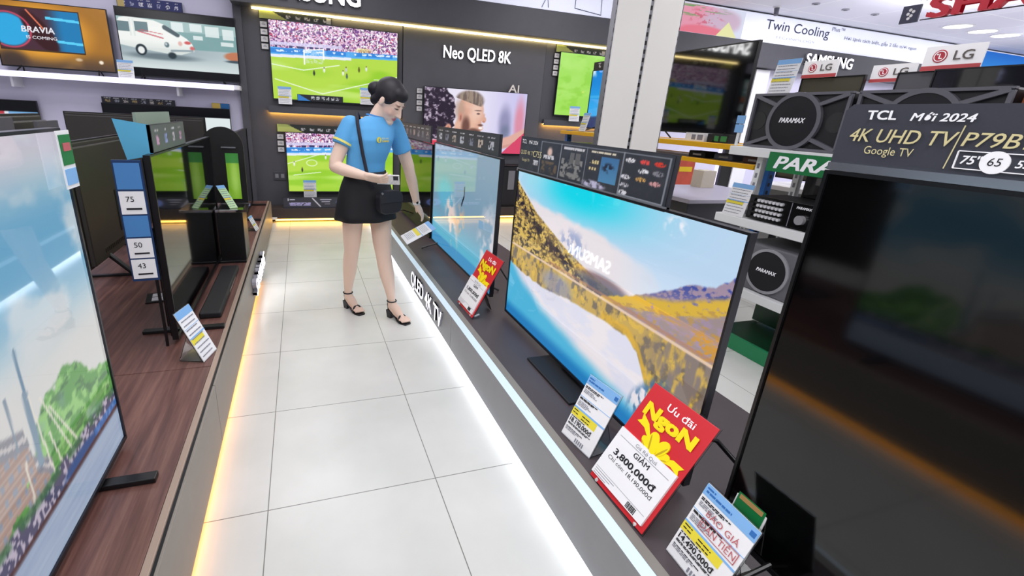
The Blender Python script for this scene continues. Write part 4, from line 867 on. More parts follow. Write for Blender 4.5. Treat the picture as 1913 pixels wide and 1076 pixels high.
    s.tube([(w*0.36, 0.0, 0.004), (w*0.42, 0.03, 0.002), (w*0.36, 0.06, 0.003)], 0.006, 8).tube([(-w*0.36, 0.0, 0.004), (-w*0.42, 0.03, 0.002), (-w*0.36, 0.06, 0.003)], 0.006, 8)
    s.build('foot_clip', mat('clear_white_plastic', 'e8e8e8', 0.2), T)
    s = MB(); s.box(-0.03, 0.03, top.y+0.07, top.y+0.074, 0.0, 0.004); s.quad([(-0.03, top.y+0.07, 0), (0.03, top.y+0.07, 0), (0.03, top.y, top.z), (-0.03, top.y, top.z)]).quad([(-0.03, top.y+0.074, 0), (-0.03, top.y+0.004, top.z), (0.03, top.y+0.004, top.z), (0.03, top.y+0.074, 0)])
    s.build('back_strut', M_black, T)
    return T
price_tag('blue and white price tag between the lake television\'s black stand and the large red tag', (0.897, 1.266, 0.272), 0.157, 0.254, -82, 24, '18.190.000đ', False)
red_tag('large red sale tag with yellow bow in front of the lake television', (0.875, 1.039, 0.278), 0.252, 0.382, -88, 32, '3,800,000đ', '18,190,000đ')
price_tag('blue and white price tag with red stamp nearest the camera on the right platform', (0.925, 0.732, 0.272), 0.165, 0.235, -92, 22, '14.490.000đ', True)
red_tag('smaller-looking red sale tag with yellow bow farther up the platform, beside the reef television', (0.903, 2.582, 0.278), 0.258, 0.384, -89, 27, '1,800,000đ', '15,690,000đ')
g = thing('green_tag', 'small green tag with white edge behind the red-stamped price tag', 'tag', (1.06, 0.66, 0.27), -90)
Mg = Matrix.Rotation(-R(12), 4, 'X')
MB().box(-0.045, 0.045, 0, 0.004, 0.0, 0.215).build('card_edge', M_paper, g, M=Mg, bevel=0.001)
MB().box(-0.04, 0.04, -0.002, 0, 0.005, 0.21).build('card_face', M_green, g, M=Mg)
MB().box(-0.034, 0.034, -0.003, -0.002, 0.185, 0.198).build('label_band', mat('tan_label', 'b8905a', 0.5), g, M=Mg)
MB().box(-0.045, 0.045, 0.004, 0.05, 0, 0.003).build('base', M_acryl, g)
price_tag('white and light-blue price tag in a clear stand on the left island front edge', (-0.455, 2.02, 0.324), 0.12, 0.245, 74, 24, '', False, big=False)
price_tag('white price card leaning against the corner of the white car screen', (-1.83, 6.22, 1.612), 0.15, 0.18, 0, 6, '', False, big=False, back=False)
price_tag('price card on the lower left of the upper football screen', (-0.235, 6.365, 1.44), 0.155, 0.2, 0, 3, '', False, big=False, back=False, group='cards on the upper football screen')
price_tag('price card on the upper football screen, beside the woman\'s hair bun', (0.75, 6.365, 1.49), 0.17, 0.2, 0, 3, '', False, big=False, back=False, group='cards on the upper football screen')
price_tag('price card in front of the lower football screen', (0.0, 6.34, 0.30), 0.16, 0.22, 0, 3, '', False, big=False, back=False)
price_tag('price card in front of the green pitch screen', (3.80, 6.34, 1.43), 0.17, 0.21, 0, 3, '', False, big=False, back=False)
price_tag('tall price card on the yellow rack under the blue sea screen', (3.02, 4.80, 1.325), 0.13, 0.20, -90, 14, '', False, big=False, back=False)
# tag hung on the harbour television
h_ = thing('hanging_tag', 'narrow green and white tag hung on the top corner of the harbour television', 'tag', (-0.585, 1.475, 1.20), 90)
MB().box(-0.035, 0.035, -0.006, -0.003, -0.03, 0.115).build('card', M_paper, h_)
MB().box(-0.03, 0.03, -0.008, -0.006, 0.03, 0.105).build('green_panel', M_green, h_)
MB().box(-0.02, 0.02, -0.0095, -0.008, 0.065, 0.085).build('red_label', M_redink, h_)
MB().box(-0.03, 0.03, -0.008, -0.006, -0.02, 0.02).build('blue_panel', M_blueband, h_)
# ------------------------------------------------------------------ left island extras
s = thing('size_strip', 'upright blue strip with white 75, 50 and 43 inch cells behind the black glossy television', 'sign', (-0.675, 2.205, 0.322), 4)
MB().box(-0.05, 0.05, 0, 0.012, 0.33, 0.845).build('backing', mat('navy_board', '1d3a66', 0.4), s)
MB().box(0.030, 0.042, 0.006, 0.012, 0, 0.34).build('pole', M_black, s)
for k, (z, c_, tx) in enumerate(((0.728, mat('mid_blue_print', '4a86c4', 0.5), ''), (0.625, M_paper, '75'), (0.528, mat('mid_blue_print', '4a86c4', 0.5), ''), (0.435, M_paper, '50'), (0.342, M_paper, '43'))):
    hh = (0.106, 0.095, 0.090, 0.086, 0.086)[k]
    MB().box(-0.044, 0.044, -0.003, 0, z, z+hh).build('cell', c_, s)
    if tx:
        t = MB(); add_text(t, tx, -0.022, z+hh*0.55, 0.022, y=-0.0045); t.box(-0.025, 0.03, -0.0045, -0.0035, z+hh*0.2, z+hh*0.28); t.build('lettering', M_ink, s)
bh = board('folded header board with cyan side on the near top corner of the black glossy television', (-0.60, 2.62, 1.187), 90, 0.62, 0.115, p_dots(12, '5a6460', 4, ('d0a0c0', '9aa8e0', 'd8d0d8')), (70, 14))
MB().quad([(-0.31, 0, -0.01), (-0.31, 0, 0.115), (-0.31, 0.13, 0.135), (-0.31, 0.10, -0.03)]).quad([(-0.308, 0.10, -0.03), (-0.308, 0.13, 0.135), (-0.308, 0, 0.115), (-0.308, 0, -0.01)]).build('side_flap', mat('cyan_card', '5cb4dc', 0.5), bh)
MB().box(-0.25, 0.31, 0.06, 0.072, 0.10, 0.16).build('rear_panel', mat('sage_card', '93a596', 0.5), bh)
for i, (y0, y1) in enumerate(((1.75, 2.42), (2.60, 2.80))):
    board(('wide dark grey board seen from behind above the harbour television', 'narrow dark grey board seen from behind, right of the wide one')[i], (-1.12, (y0+y1)/2, 1.20 if i else 1.22), -90, y1-y0, 0.085, None, body=mat('board_back', '55545a', 0.6))
pb = thing('pedestal', 'black box pedestal at the far end of the left island', 'pedestal', (-0.505, 3.62, TOPL))
MB().box(-0.082, 0.085, -0.12, 0.12, 0, 0.365).build('body', M_black, pb, bevel=0.004)
MB().box(-0.086, 0.115, -0.13, 0.13, 0.367, 0.385).build('acrylic_top', M_acryl, pb)
ar = thing('arched_panel', 'black round-topped panel standing on the black pedestal', 'display panel', (-0.535, 3.74, 0.709))
pts = [(-0.135, 0), (0.135, 0)] + [(0.135*math.cos(math.pi*k/20), 0.405+0.135*math.sin(math.pi*k/20)) for k in range(21)]
MB().prism(pts, 0, 0.02).build('panel', mat('deep_black_panel', '050507', 0.5), ar)
MB().box(-0.01, 0.085, -0.012, 0, 0.395, 0.405).build('hook', M_silver, ar)
grid_screen('painted_green_reflection', 0.085, 0.33, lambda u, v: mixc(mixc(full(u, '6c9a24'), '94bc50', ell(u, v, 0.6, 0.5, 0.3, 0.4, 0.8)), '1f6a3a', (v > 0.78)*0.7), (16, 40), SCREEN, ar, 0.01, 0.03, -0.003)  # reflection of a football screen, painted as a glowing green patch
price_tag('pale green price card leaning on the black pedestal', (-0.50, 3.53, 0.709), 0.06, 0.2, 40, 45, '', False, big=False, back=False, card=mat('pale_green_card', 'c4e8b0', 0.5))
sb = thing('soundbar', 'flat black soundbar lying before the black glossy television', 'soundbar', (-0.515, 2.90, TOPL), 90)
MB().box(-0.40, 0.42, -0.062, 0.045, 0.0, 0.035).build('body', M_blackm, sb, bevel=0.01, segs=3)
MB().box(-0.05, 0.22, -0.0625, -0.0618, 0.01, 0.024).build('badge', M_silver, sb)
price_tag('small white price card on the far front edge of the left island', (-0.43, 4.42, 0.324), 0.1, 0.14, 80, 25, '', False, big=False, back=True)
for i, (p, q) in enumerate((((-1.36, 4.92, 1.20), (-1.30, 4.70, 0.95)), ((-1.08, 4.98, 1.24), (-1.06, 4.86, 0.98)))):
    tag(MB().tube([p, ((p[0]+q[0])/2+0.02, (p[1]+q[1])/2, (p[2]+q[2])/2), q, (q[0]+0.03, q[1]-0.02, 0.33)], 0.012, 8).build('power_cable', M_black, smooth=True), ('left', 'right')[i]+' of two black cables hanging down the back of a television under the white wall', 'cable')
tag(MB().tube([(1.16, 0.93, 0.46), (1.3, 0.95, 0.40), (1.36, 0.86, 0.32), (1.30, 0.70, 0.285), (1.22, 0.60, 0.28)], 0.008, 8).build('power_cable', M_black, smooth=True), 'black power cable between the lake television and the nearest dark television', 'cable')
tag(MB().tube([(1.17, 2.62, 0.52), (1.24, 2.55, 0.40), (1.26, 2.47, 0.285), (1.18, 2.40, 0.28)], 0.006, 8).build('power_cable', M_black, smooth=True), 'black cable dropping behind the reef television', 'cable')
fc = thing('flat_card', 'white card on a thin black base lying behind the black glossy television\'s near foot', 'card', (-0.80, 2.86, TOPL), 10)
MB().box(-0.09, 0.09, -0.075, 0.075, 0, 0.008).build('base', M_black, fc, bevel=0.002)
MB().box(-0.06, 0.08, -0.06, -0.005, 0.008, 0.010).box(-0.06, 0.08, 0.005, 0.055, 0.008, 0.010).build('paper', M_paper, fc)
dc = thing('subwoofer', 'black cabinet with a grey card on the far plinth under the two men screen', 'subwoofer', (2.95, 6.28, 0.186))
MB().box(-0.30, 0.30, -0.09, 0.12, 0.0, 0.60).build('cabinet', M_black, dc, bevel=0.008)
MB().box(-0.27, 0.27, -0.095, -0.09, 0.03, 0.57).build('grille', mat('grille_black', '101018', 0.7), dc)
MB().box(-0.12, -0.02, -0.10, -0.096, 0.25, 0.52).build('grey_card', mat('mid_grey_card', '7a7a80', 0.5), dc)
# ------------------------------------------------------------------ partition, racks, speakers
pa = thing('partition_panel', 'tall off-white double partition panel with a slotted dark gap', 'partition', (2.137, 2.77, 0))
MB().box(-0.2435, -0.006, -0.02, 0.02, 0, 3.2).build('panel', M_cream, pa, bevel=0.004)
MB().box(0.017, 0.2415, -0.02, 0.02, 0, 3.2).build('panel', M_cream, pa, bevel=0.004)
for x0, x1 in ((-0.006, 0.017), (0.2415, 0.253), (-0.253, -0.2435)):
    u = MB().box(x0, x1, -0.012, 0.03, 0, 3.2, 0)
    for k in range(60): u.box(x0+0.003, x1-0.003, -0.0125, -0.0119, 0.1+k*0.05, 0.125+k*0.05, 1)
    u.build('slotted_upright', [mat('grey_steel', '8c8c94', 0.35, metal=0.6), M_black], pa)
yr = thing('yellow_rack', 'yellow-beamed steel rack with blue uprights behind the partition', 'rack', (3.35, 3.9, 0))
My = rel(yr)
for z0, z1 in ((1.155, 1.19), (1.275, 1.315)):
    MB().box(3.02, 3.06, 2.5, 5.2, z0, z1).box(3.62, 3.66, 2.5, 5.2, z0, z1).build('beam', M_yellowrack, yr, M=My, bevel=0.004)
    MB().box(3.06, 3.62, 2.5, 5.2, z1-0.015, z1-0.006).build('deck', mat('shelf_deck', 'b8a888', 0.5), yr, M=My)
for x in (3.10, 3.56):
    for y in (2.44, 5.16):
        u = MB().box(x, x+0.06, y, y+0.05, 0, 1.32, 0)
        for k in range(22): u.box(x+0.02, x+0.04, y-0.001, y, 0.06+k*0.055, 0.085+k*0.055, 1)
        u.build('upright', [M_blueup, M_black], yr, M=My)
for i, (y, l, c_) in enumerate(((3.13, 'white multi-window box under the dark glossy television on the yellow rack', M_paper), (2.90, 'dark small box beside the white box on the yellow rack', M_blackm))):
    bx = thing('small_box', l, 'box', (3.10, y, 1.315))
    MB().box(-0.04, 0.04, -0.10, 0.10, 0, 0.065).build('carton', c_, bx, bevel=0.002)
    MB().box(-0.042, -0.04, -0.085, -0.03, 0.012, 0.052).box(-0.042, -0.04, -0.01, 0.03, 0.012, 0.052).build('label', M_greyink if i == 0 else mat('green_label', '3a8a4a', 0.5), bx)
for i in range(3):
    cb = thing('gadget_box', ('black', 'blue-grey', 'brown')[i]+' small device lying between the two yellow beams', 'device', (3.25, 3.2-i*0.27, 1.186))
    MB().box(-0.06, 0.08, -0.09, 0.09, 0, 0.05).build('case', (M_blackm, mat('slate_plastic', '58607a', 0.4), mat('brown_plastic', '5a3a30', 0.4))[i], cb, bevel=0.008)
    MB().box(-0.0615, -0.06, -0.05, 0.04, 0.015, 0.03).build('front_label', M_silver, cb)
ct = thing('counter', 'grey-topped dark counter far behind the lake television', 'counter', (4.3, 4.1, 0))
MB().box(-0.66, 0.7, -0.48, 0.5, 0.0, 0.71).build('body', mat('dark_counter', '2c2c34', 0.5), ct, bevel=0.005)
MB().box(-0.70, 0.74, -0.52, 0.54, 0.71, 0.75).build('worktop', mat('grey_lavender_top', 'a8a4b4', 0.4), ct, bevel=0.005)
po = tag(MB().box(6.05, 6.42, 6.425, 6.445, 0.45, 0.92).build('poster', mat('red_poster', 'a8402c', 0.5, noise=0.3, nscale=8)), 'red and yellow poster on the far wall above the grey counter', 'poster')
t = MB().box(6.1, 6.37, 6.42, 6.425, 0.72, 0.80); t.build('print_band', M_yelbow, po)
cx = thing('carton', 'beige carton standing on the grey-topped counter', 'carton', (4.62, 4.45, 0.75))
MB().box(-0.1, 0.1, -0.08, 0.08, 0, 0.2).build('box', mat('beige_card', 'c8bfae', 0.6), cx, bevel=0.002)
MB().box(-0.02, 0.02, -0.082, 0.082, 0.2, 0.202).build('tape', mat('pale_tape', 'ddd6c6', 0.4), cx)
wp = thing('wall_post', 'black and white post with vertical light strip on the far wall', 'post', (7.0, YW, 0))
MB().box(-0.05, 0.2, -0.08, 0, 0, 2.4).build('post', M_black, wp)
MB().box(-0.10, -0.05, -0.03, 0, 0, 2.4).build('light_strip', M_led_lav, wp)
MB().box(0.2, 0.5, -0.1, 0, 0, 2.4).build('white_side', M_white, wp)
# speaker rack
sr = thing('speaker_rack', 'white-shelved speaker rack with green base right of the lake television', 'rack', (2.95, 1.4, 0))
Ms = rel(sr)
M_shelf = mat('white_shelf', 'f0f2f2', 0.45)
for z, y1 in ((1.262, 2.44), (0.822, 2.43), (0.378, 2.30)):
    MB().box(2.695, 3.2, 0.3, y1, z, z+0.055).build('shelf', M_shelf, sr, M=Ms, bevel=0.004)
for x, y in ((2.78, 2.25), (3.14, 2.25), (2.78, 0.5), (3.14, 0.5)):
    u = MB().box(x, x+0.04, y, y+0.04, 0, 1.3, 0)
    for k in range(20): u.box(x-0.001, x, y+0.012, y+0.028, 0.05+k*0.06, 0.08+k*0.06, 1)
    u.build('upright', [M_shelf, M_greyink], sr, M=Ms)
MB().box(2.72, 2.745, 0.3, 2.28, 0, 0.10).build('base_front', M_greenl, sr, M=Ms, bevel=0.004)
MB().box(2.745, 3.2, 0.3, 2.28, 0, 0.085).build('base', M_greend, sr, M=Ms)
MB().box(3.12, 3.14, 0.3, 2.28, 0.10, 0.378).build('back_panel', M_greend, sr, M=Ms)
MB().box(3.185, 3.2, 0.3, 2.38, 0.433, 0.822).box(3.185, 3.2, 0.3, 2.2, 0.877, 1.262).build('rear_sheet', mat('dark_steel_sheet', '24242a', 0.5), sr, M=Ms)
def speaker(label, y, z, w, h, d=0.34, x=2.72, brand=True):
    T = thing('loudspeaker', label, 'loudspeaker', (x, y, z), -90, 'black round-coned loudspeakers on the white rack')
    cb = mat('speaker_grey', '3c3c42', 0.55, noise=0.1, nscale=60)
    MB().prism([(-w/2, 0.012), (-w/2+0.02, 0), (w/2-0.02, 0), (w/2, 0.012), (w/2, h-0.012), (w/2-0.02, h), (-w/2+0.02, h), (-w/2, h-0.012)], 0.02, d).build('cabinet', mat('speaker_black', '1c1c20', 0.5), T)
    r = h*0.44
    f = MB(); f.ring((0, h/2), r, r+0.022, 0.0, 0.03)
    for sx in (-1, 1):
        for sz in (-1, 1):
            a0 = (sx*r*0.80, h/2+sz*r*0.62); a1 = (sx*(w/2-0.012), h/2+sz*(h/2-0.012))
            dx, dz = a1[0]-a0[0], a1[1]-a0[1]; L = math.hypot(dx, dz); nx, nz = -dz/L*0.010, dx/L*0.010
            P = [(a0[0]+nx, a0[1]+nz), (a0[0]-nx, a0[1]-nz), (a1[0]-nx, a1[1]-nz), (a1[0]+nx, a1[1]+nz)]
            ar_ = sum(P[i][0]*P[(i+1) % 4][1]-P[(i+1) % 4][0]*P[i][1] for i in range(4))
            f.prism(P if ar_ > 0 else P[::-1], 0.002, 0.024)
        f.box(sx*(w/2-0.008)-0.008, sx*(w/2-0.008)+0.008, 0.004, 0.024, 0.01, h-0.01)
    f.box(-w/2, w/2, 0.004, 0.024, h-0.014, h).box(-w/2, w/2, 0.004, 0.024, 0, 0.014)
    f.build('front_frame', mat('frame_grey', '6a6a72', 0.4), T)
    MB().tube([(0, 0.022, h/2), (0, 0.004, h/2), (0, 0.0, h/2)], [r, r, r*0.6], 40).build('round_grille', mat('grille_black', '101018', 0.7, bump=0.5, nscale=500), T)
    for sx in (-1, 1):
        MB().disc((sx*w*0.41, 0.021, h*0.5), h*0.17, 'y', 0.006, 24).build('tweeter_grille', mat('tweeter_dark', '2a2c2c', 0.6, bump=0.4, nscale=400), T)
    t = MB(); add_text(t, 'PARAMAX', 0, h*0.48, 0.026, y=-0.002, align='C', w=0.155, shear=0.25, bold=0.03); t.build('lettering', M_whiteink, T)
    return T
speaker('round-coned black loudspeaker on the top white shelf, left one', 2.085, 1.319, 0.57, 0.315)
speaker('round-coned black loudspeaker on the top white shelf, right one behind the large board', 1.485, 1.319, 0.57, 0.315)
T = thing('wooden_speaker', 'brown wood box at the right picture edge behind the large board', 'speaker', (2.95, 1.05, 1.319), -90)
MB().box(-0.13, 0.13, -0.2, 0.15, 0, 0.315).build('cabinet', mat('brown_wood_box', '8a4a22', 0.5, noise=0.2, nscale=14), T, bevel=0.004)
MB().box(-0.11, 0.11, -0.205, -0.2, 0.02, 0.295).build('grille', M_blackm, T)
# lower speaker: grey cabinet with two ports
T = thing('loudspeaker', 'grey loudspeaker with round black grille on the lowest white shelf', 'loudspeaker', (2.74, 1.90, 0.435), -90)
MB().box(-0.33, 0.33, 0.0, 0.36, 0, 0.30).build('cabinet', mat('speaker_mid_grey', '6e6e74', 0.6, noise=0.12, nscale=90), T, bevel=0.01)
MB().ring((-0.09, 0.15), 0.125, 0.142, -0.012, 0.004).build('grille_ring', mat('frame_light', 'a2a2a8', 0.4), T)
MB().disc((-0.09, -0.004, 0.15), 0.127, 'y', 0.012, 40).build('round_grille', mat('grille_black', '101018', 0.7), T)
for z in (0.07, 0.235): MB().disc((0.17, -0.002, z), 0.034, 'y', 0.008, 24).build('port', M_black, T)
t = MB(); add_text(t, 'PARAMAX', -0.09, 0.14, 0.022, y=-0.012, align='C', w=0.135, shear=0.25, bold=0.03); t.build('lettering', M_whiteink, T)
# amplifier
T = thing('amplifier', 'black karaoke amplifier with rows of small knobs on the middle white shelf', 'amplifier', (2.72, 1.94, 0.878), -90)
MB().box(-0.28, 0.28, 0.012, 0.31, 0.012, 0.15).build('case', M_blackm, T, bevel=0.003)
MB().box(-0.28, 0.28, 0, 0.012, 0.008, 0.155).build('front_panel', mat('gloss_black', '08080a', 0.25), T, bevel=0.002)
MB().box(-0.002, 0.002, -0.002, 0, 0.01, 0.15).build('divider', M_greyink, T)
for j in range(4):
    for i in range(7):
        MB().disc((-0.205+i*0.025, -0.008, 0.035+j*0.031), 0.0095, 'y', 0.016, 12).build('small_knob', mat('pale_knob', 'dcdce0', 0.35), T)
    MB().disc((-0.25, -0.005, 0.035+j*0.031), 0.011, 'y', 0.01, 12).build('jack', M_metal, T)
MB().disc((0.075, -0.012, 0.062), 0.027, 'y', 0.024, 24).build('volume_knob', M_chrome, T)
t = MB(); add_text(t, 'PARAMAX', 0.03, 0.122, 0.014, y=-0.002, w=0.09, shear=0.2, bold=0.02); t.build('lettering', M_whiteink, T); MB().box(0.19, 0.205, -0.002, 0, 0.1, 0.11).build('display_mark', M_whiteink, T)
MB().disc((0.16, -0.002, 0.149), 0.007, 'y', 0.006, 12).build('red_lamp', mat('red_lamp', 'ff5030', 0.4, emit='ff5a30', es=4.0), T)
for x in (-0.24, 0.24): MB().disc((x, 0.05, 0.006), 0.018, 'z', 0.012, 12).build('foot', M_silver, T)
T = thing('equipment_box', 'black glass-fronted box behind the amplifier under the green sign', 'device', (3.05, 1.72, 0.878), -90)
MB().box(-0.42, 0.42, 0, 0.08, 0.0, 0.30).build('case', M_black, T, bevel=0.004)
MB().box(-0.40, 0.40, -0.003, 0, 0.02, 0.28).build('glass', M_off, T)
T = thing('brand_sign', 'green sign with white slanted capital letters hanging under the top white shelf', 'sign', (2.69, 1.77, 1.19), -90)
MB().box(-0.37, 0.37, -0.004, 0.004, 0, 0.112).build('panel', M_green, T)
t = MB(); add_text(t, 'PARAMAX', -0.325, 0.022, 0.068, y=-0.006, w=0.66, shear=0.25, bold=0.03); t.build('lettering', M_whiteink, T)
MB().box(-0.37, 0.37, -0.004, 0.01, 0.112, 0.125).build('hanger', M_shelf, T)
price_tag('blue-topped price card on the middle white shelf left of the amplifier', (2.70, 2.385, 0.879), 0.16, 0.21, -90, 12, '', False, big=False, back=False)
price_tag('blue-topped price card standing on the left loudspeaker', (2.80, 2.36, 1.637), 0.15, 0.2, -90, 10, '', False, big=False, back=False)
T = thing('card_stack', 'two small light blue cards at the left end of the top white shelf', 'card', (2.71, 2.42, 1.40), -90)
for z in (0.0, 0.055): MB().box(-0.03, 0.03, 0, 0.006, z, z+0.05).build('card', M_blueband, T)
MB().box(-0.01, 0.01, 0.006, 0.012, -0.08, 0.1).build('stem', M_shelf, T)
# boards with round red logo above the televisions behind
def logo_board(label, y, z, w, h, x=3.93):
    T = thing('logo_board', label, 'logo board', (x, y, z), -90, 'white boards with round red logo')
    MB().box(-w/2, w/2, 0, 0.01, 0, h).build('panel', M_paper, T)
    MB().box(-w/2, w/2, -0.002, 0, 0, h*0.2).build('red_band', mat('dull_red_print', 'b8484c', 0.5), T)
    c = (-w*0.22, h*0.58); r = h*0.26
    MB().disc((c[0], -0.001, c[1]), r, 'y', 0.003, 32).build('logo_disc', mat('logo_red', 'b03040', 0.5), T)
    f = MB(); f.ring(c, r*0.72, r*0.84, -0.004, -0.0025); f.box(c[0]-r*0.12, c[0]+r*0.02, -0.004, -0.0025, c[1]-r*0.4, c[1]+r*0.4).box(c[0]-r*0.12, c[0]+r*0.35, -0.004, -0.0025, c[1]-r*0.42, c[1]-r*0.3).disc((c[0]-r*0.35, -0.003, c[1]+r*0.3), r*0.12, 'y', 0.002, 12)
    f.build('logo_face', M_whiteink, T)
    t = MB(); add_text(t, 'LG', w*0.02, h*0.40, h*0.36, y=-0.003, w=w*0.32, bold=0.01); t.build('lettering', mat('warm_grey_ink', '5c5652', 0.5), T)
    return T
logo_board('leftmost white board with round red logo, above the left loudspeaker', 2.90, 1.845, 0.27, 0.125)
logo_board('lowest white board with round red logo, half hidden behind grey screen', 2.42, 1.795, 0.27, 0.115, 3.99)
logo_board('largest white board with round red logo, at the right below the ceiling', 2.08, 1.845, 0.30, 0.145)
T = thing('television_bench', 'low grey bench carrying the blank televisions behind the speakers', 'bench', (4.05, 2.3, 0))
MB().box(-0.25, 0.25, -0.8, 0.8, 0.0, 0.96).build('body', M_grey, T, bevel=0.005)
MB().box(-0.27, 0.27, -0.82, 0.82, 0.96, 0.998).build('top', M_white, T, bevel=0.004)
# hanging sign
T = thing('hanging_sign', 'red capital letters on a hanging rail with a dark square panel under the ceiling', 'hanging sign', (5.0, 2.45, 2.37), -90)
V0, F0 = text_geo('SHARP', 0, 0, 0.02); wid = max(v.x for v in V0)-min(v.x for v in V0); mn = min(v.x for v in V0)
for i, ch in enumerate('SHARP'):
    Va, _ = text_geo('SHARP'[:i+1], 0, 0, 0.02); xr = max(v.x for v in Va); Vc, Fc = text_geo(ch, 0.5, 0.0, 0.03); xc = max(v.x for v in Vc); mb = MB()
    for v in Vc: mb.v.append(((v.x-xc+xr-mn)*(1.0/wid)-0.46, -v.z*0.05, v.y/0.69*0.14+0.01))
    for f in Fc: mb.f.append(f); mb.mi.append(0)
    mb.build('letter', mat('crimson_letter', 'a01428', 0.4, emit='a01428', es=0.25), T)
MB().box(-0.52, 0.6, 0.01, 0.02, 0.0, 0.008).box(-0.52, 0.6, 0.01, 0.02, 0.15, 0.158).build('rail', M_metal, T)
MB().box(-0.66, -0.53, -0.005, 0.01, -0.01, 0.125).build('square_panel', mat('navy_panel', '2a2c44', 0.5), T)
q = MB()
for a, b in ((-0.60, 0.09), (-0.575, 0.075), (-0.61, 0.06), (-0.585, 0.045), (-0.6, 0.025)): q.disc((a, -0.006, b), 0.012, 'y', 0.002, 10)
q.build('icons', mat('grey_white_card', 'd6d4d4', 0.5), T)
for x in (-0.56, 0.5): MB().tube([(x, 0.015, 0.15), (x, 0.015, 0.83)], 0.004, 6).build('wire', M_silver, T)
for i, (x, y) in enumerate(((10.15, 5.45), (10.86, 5.47), (11.5, 5.47))):
    T = thing('downlight', ('left', 'middle', 'right')[i]+' of the three round glowing downlights in the ceiling', 'ceiling light', (x, y, 3.2))
    MB().ring((0, 0), 0.17, 0.20, -0.01, 0.0).build('rim', M_white, T, M=Matrix.Rotation(R(90), 4, 'X'))
    MB().disc((0, 0, -0.004), 0.17, 'z', 0.006, 32).build('diffuser', M_down, T)
for i, (x, y) in enumerate(((7.1, 5.56), (7.74, 5.58), (8.35, 5.56))):
    T = thing('ceiling_sensor', ('left', 'middle', 'right')[i]+' of three small grey ceiling discs above the banner', 'sensor', (x, y, 3.2))
    MB().disc((0, 0, -0.008), 0.05, 'z', 0.016, 20).build('cap', mat('pale_grey_cap', 'a8a8b4', 0.5), T); MB().disc((0, 0, -0.018), 0.025, 'z', 0.006, 16).build('lens', M_metal, T)
T = thing('security_camera', 'small grey camera hanging from the ceiling above the banner', 'camera', (6.84, 5.95, 3.2))
MB().disc((0, 0, -0.01), 0.05, 'z', 0.02, 20).build('mount', M_white, T); MB().tube([(0, 0, -0.02), (-0.02, -0.03, -0.12)], [0.035, 0.03], 14).build('body', mat('camera_grey', '6a6a76', 0.4), T)
# ------------------------------------------------------------------ the woman
def V(*a): return Vector(a)
FD = V(0.55, -0.83, 0).normalized(); LD = V(0.83, 0.55, 0).normalized(); UP = V(0, 0, 1)
def loft(mb, secs, L=LD, F=FD, seg=28, caps=True):
    n0 = len(mb.v)
    for c, a, b in secs:
        for k in range(seg):
            t = 2*math.pi*k/seg
            mb.v.append(tuple(Vector(c)+L*math.cos(t)*a+F*math.sin(t)*b))
    flip = L.cross(F).z < 0
    up_ = secs[-1][0][2] > secs[0][0][2]
    for i in range(len(secs)-1):
        for k in range(seg):
            k2 = (k+1) % seg; o = n0+i*seg
            f = (o+k, o+k2, o+seg+k2, o+seg+k)
            mb.f.append(f if (up_ != flip) else f[::-1]); mb.mi.append(0)
    if caps:
        f = tuple(n0+k for k in range(seg)); mb.f.append(f[::-1] if (up_ != flip) else f); mb.mi.append(0)
        o = n0+(len(secs)-1)*seg; f = tuple(o+k for k in range(seg)); mb.f.append(f if (up_ != flip) else f[::-1]); mb.mi.append(0)
def limb(mb, pts, rad, seg=16):
    mb.tube(pts, rad, seg)
    mb.sphere(pts[0], rad[0] if not hasattr(rad[0], '__len__') else min(rad[0]), 12, 8); mb.sphere(pts[-1], rad[-1] if not hasattr(rad[-1], '__len__') else min(rad[-1]), 12, 8)
def remeshed(mb, name, mat_, parent, voxel, smooth=4, factor=0.5):
    me = bpy.data.meshes.new('tmp'); me.from_pydata(mb.v, [], mb.f); me.update()
    o = bpy.data.objects.new('tmp', me); COL.objects.link(o)
    r = o.modifiers.new('r', 'REMESH'); r.mode = 'VOXEL'; r.voxel_size = voxel
    if smooth: s = o.modifiers.new('s', 'SMOOTH'); s.factor = factor; s.iterations = smooth
    dg = bpy.context.evaluated_depsgraph_get(); dg.update()
    nm = bpy.data.meshes.new_from_object(o.evaluated_get(dg))
    bpy.data.objects.remove(o); bpy.data.meshes.remove(me)
    nm.name = name; nm.materials.clear(); nm.materials.append(mat_)
    nm.polygons.foreach_set('use_smooth', [True]*len(nm.polygons)); nm.update()
    ob = bpy.data.objects.new(name, nm); COL.objects.link(ob)
    if parent:
        ob.parent = parent; nm.transform(Matrix.Translation(-woman.location))
    return ob
woman = thing('person', 'woman in light blue T-shirt and black mini skirt looking down at a card', 'person', (0.42, 3.05, 0))
def bez3(a, b, c, n=8):
    a, b, c = Vector(a), Vector(b), Vector(c)
    return [a*(1-t)**2+b*2*t*(1-t)+c*t*t for t in [i/n for i in range(n+1)]]
Hc = V(0.537, 3.03, 1.472); hf = V(0.62, -0.50, -0.58).normalized(); hl = UP.cross(hf).normalized(); hu = hf.cross(hl).normalized()
def H(f, l, u): return Hc+hf*f+hl*l+hu*u
HM = Matrix((hf, hl, hu)).transposed()
body = MB()
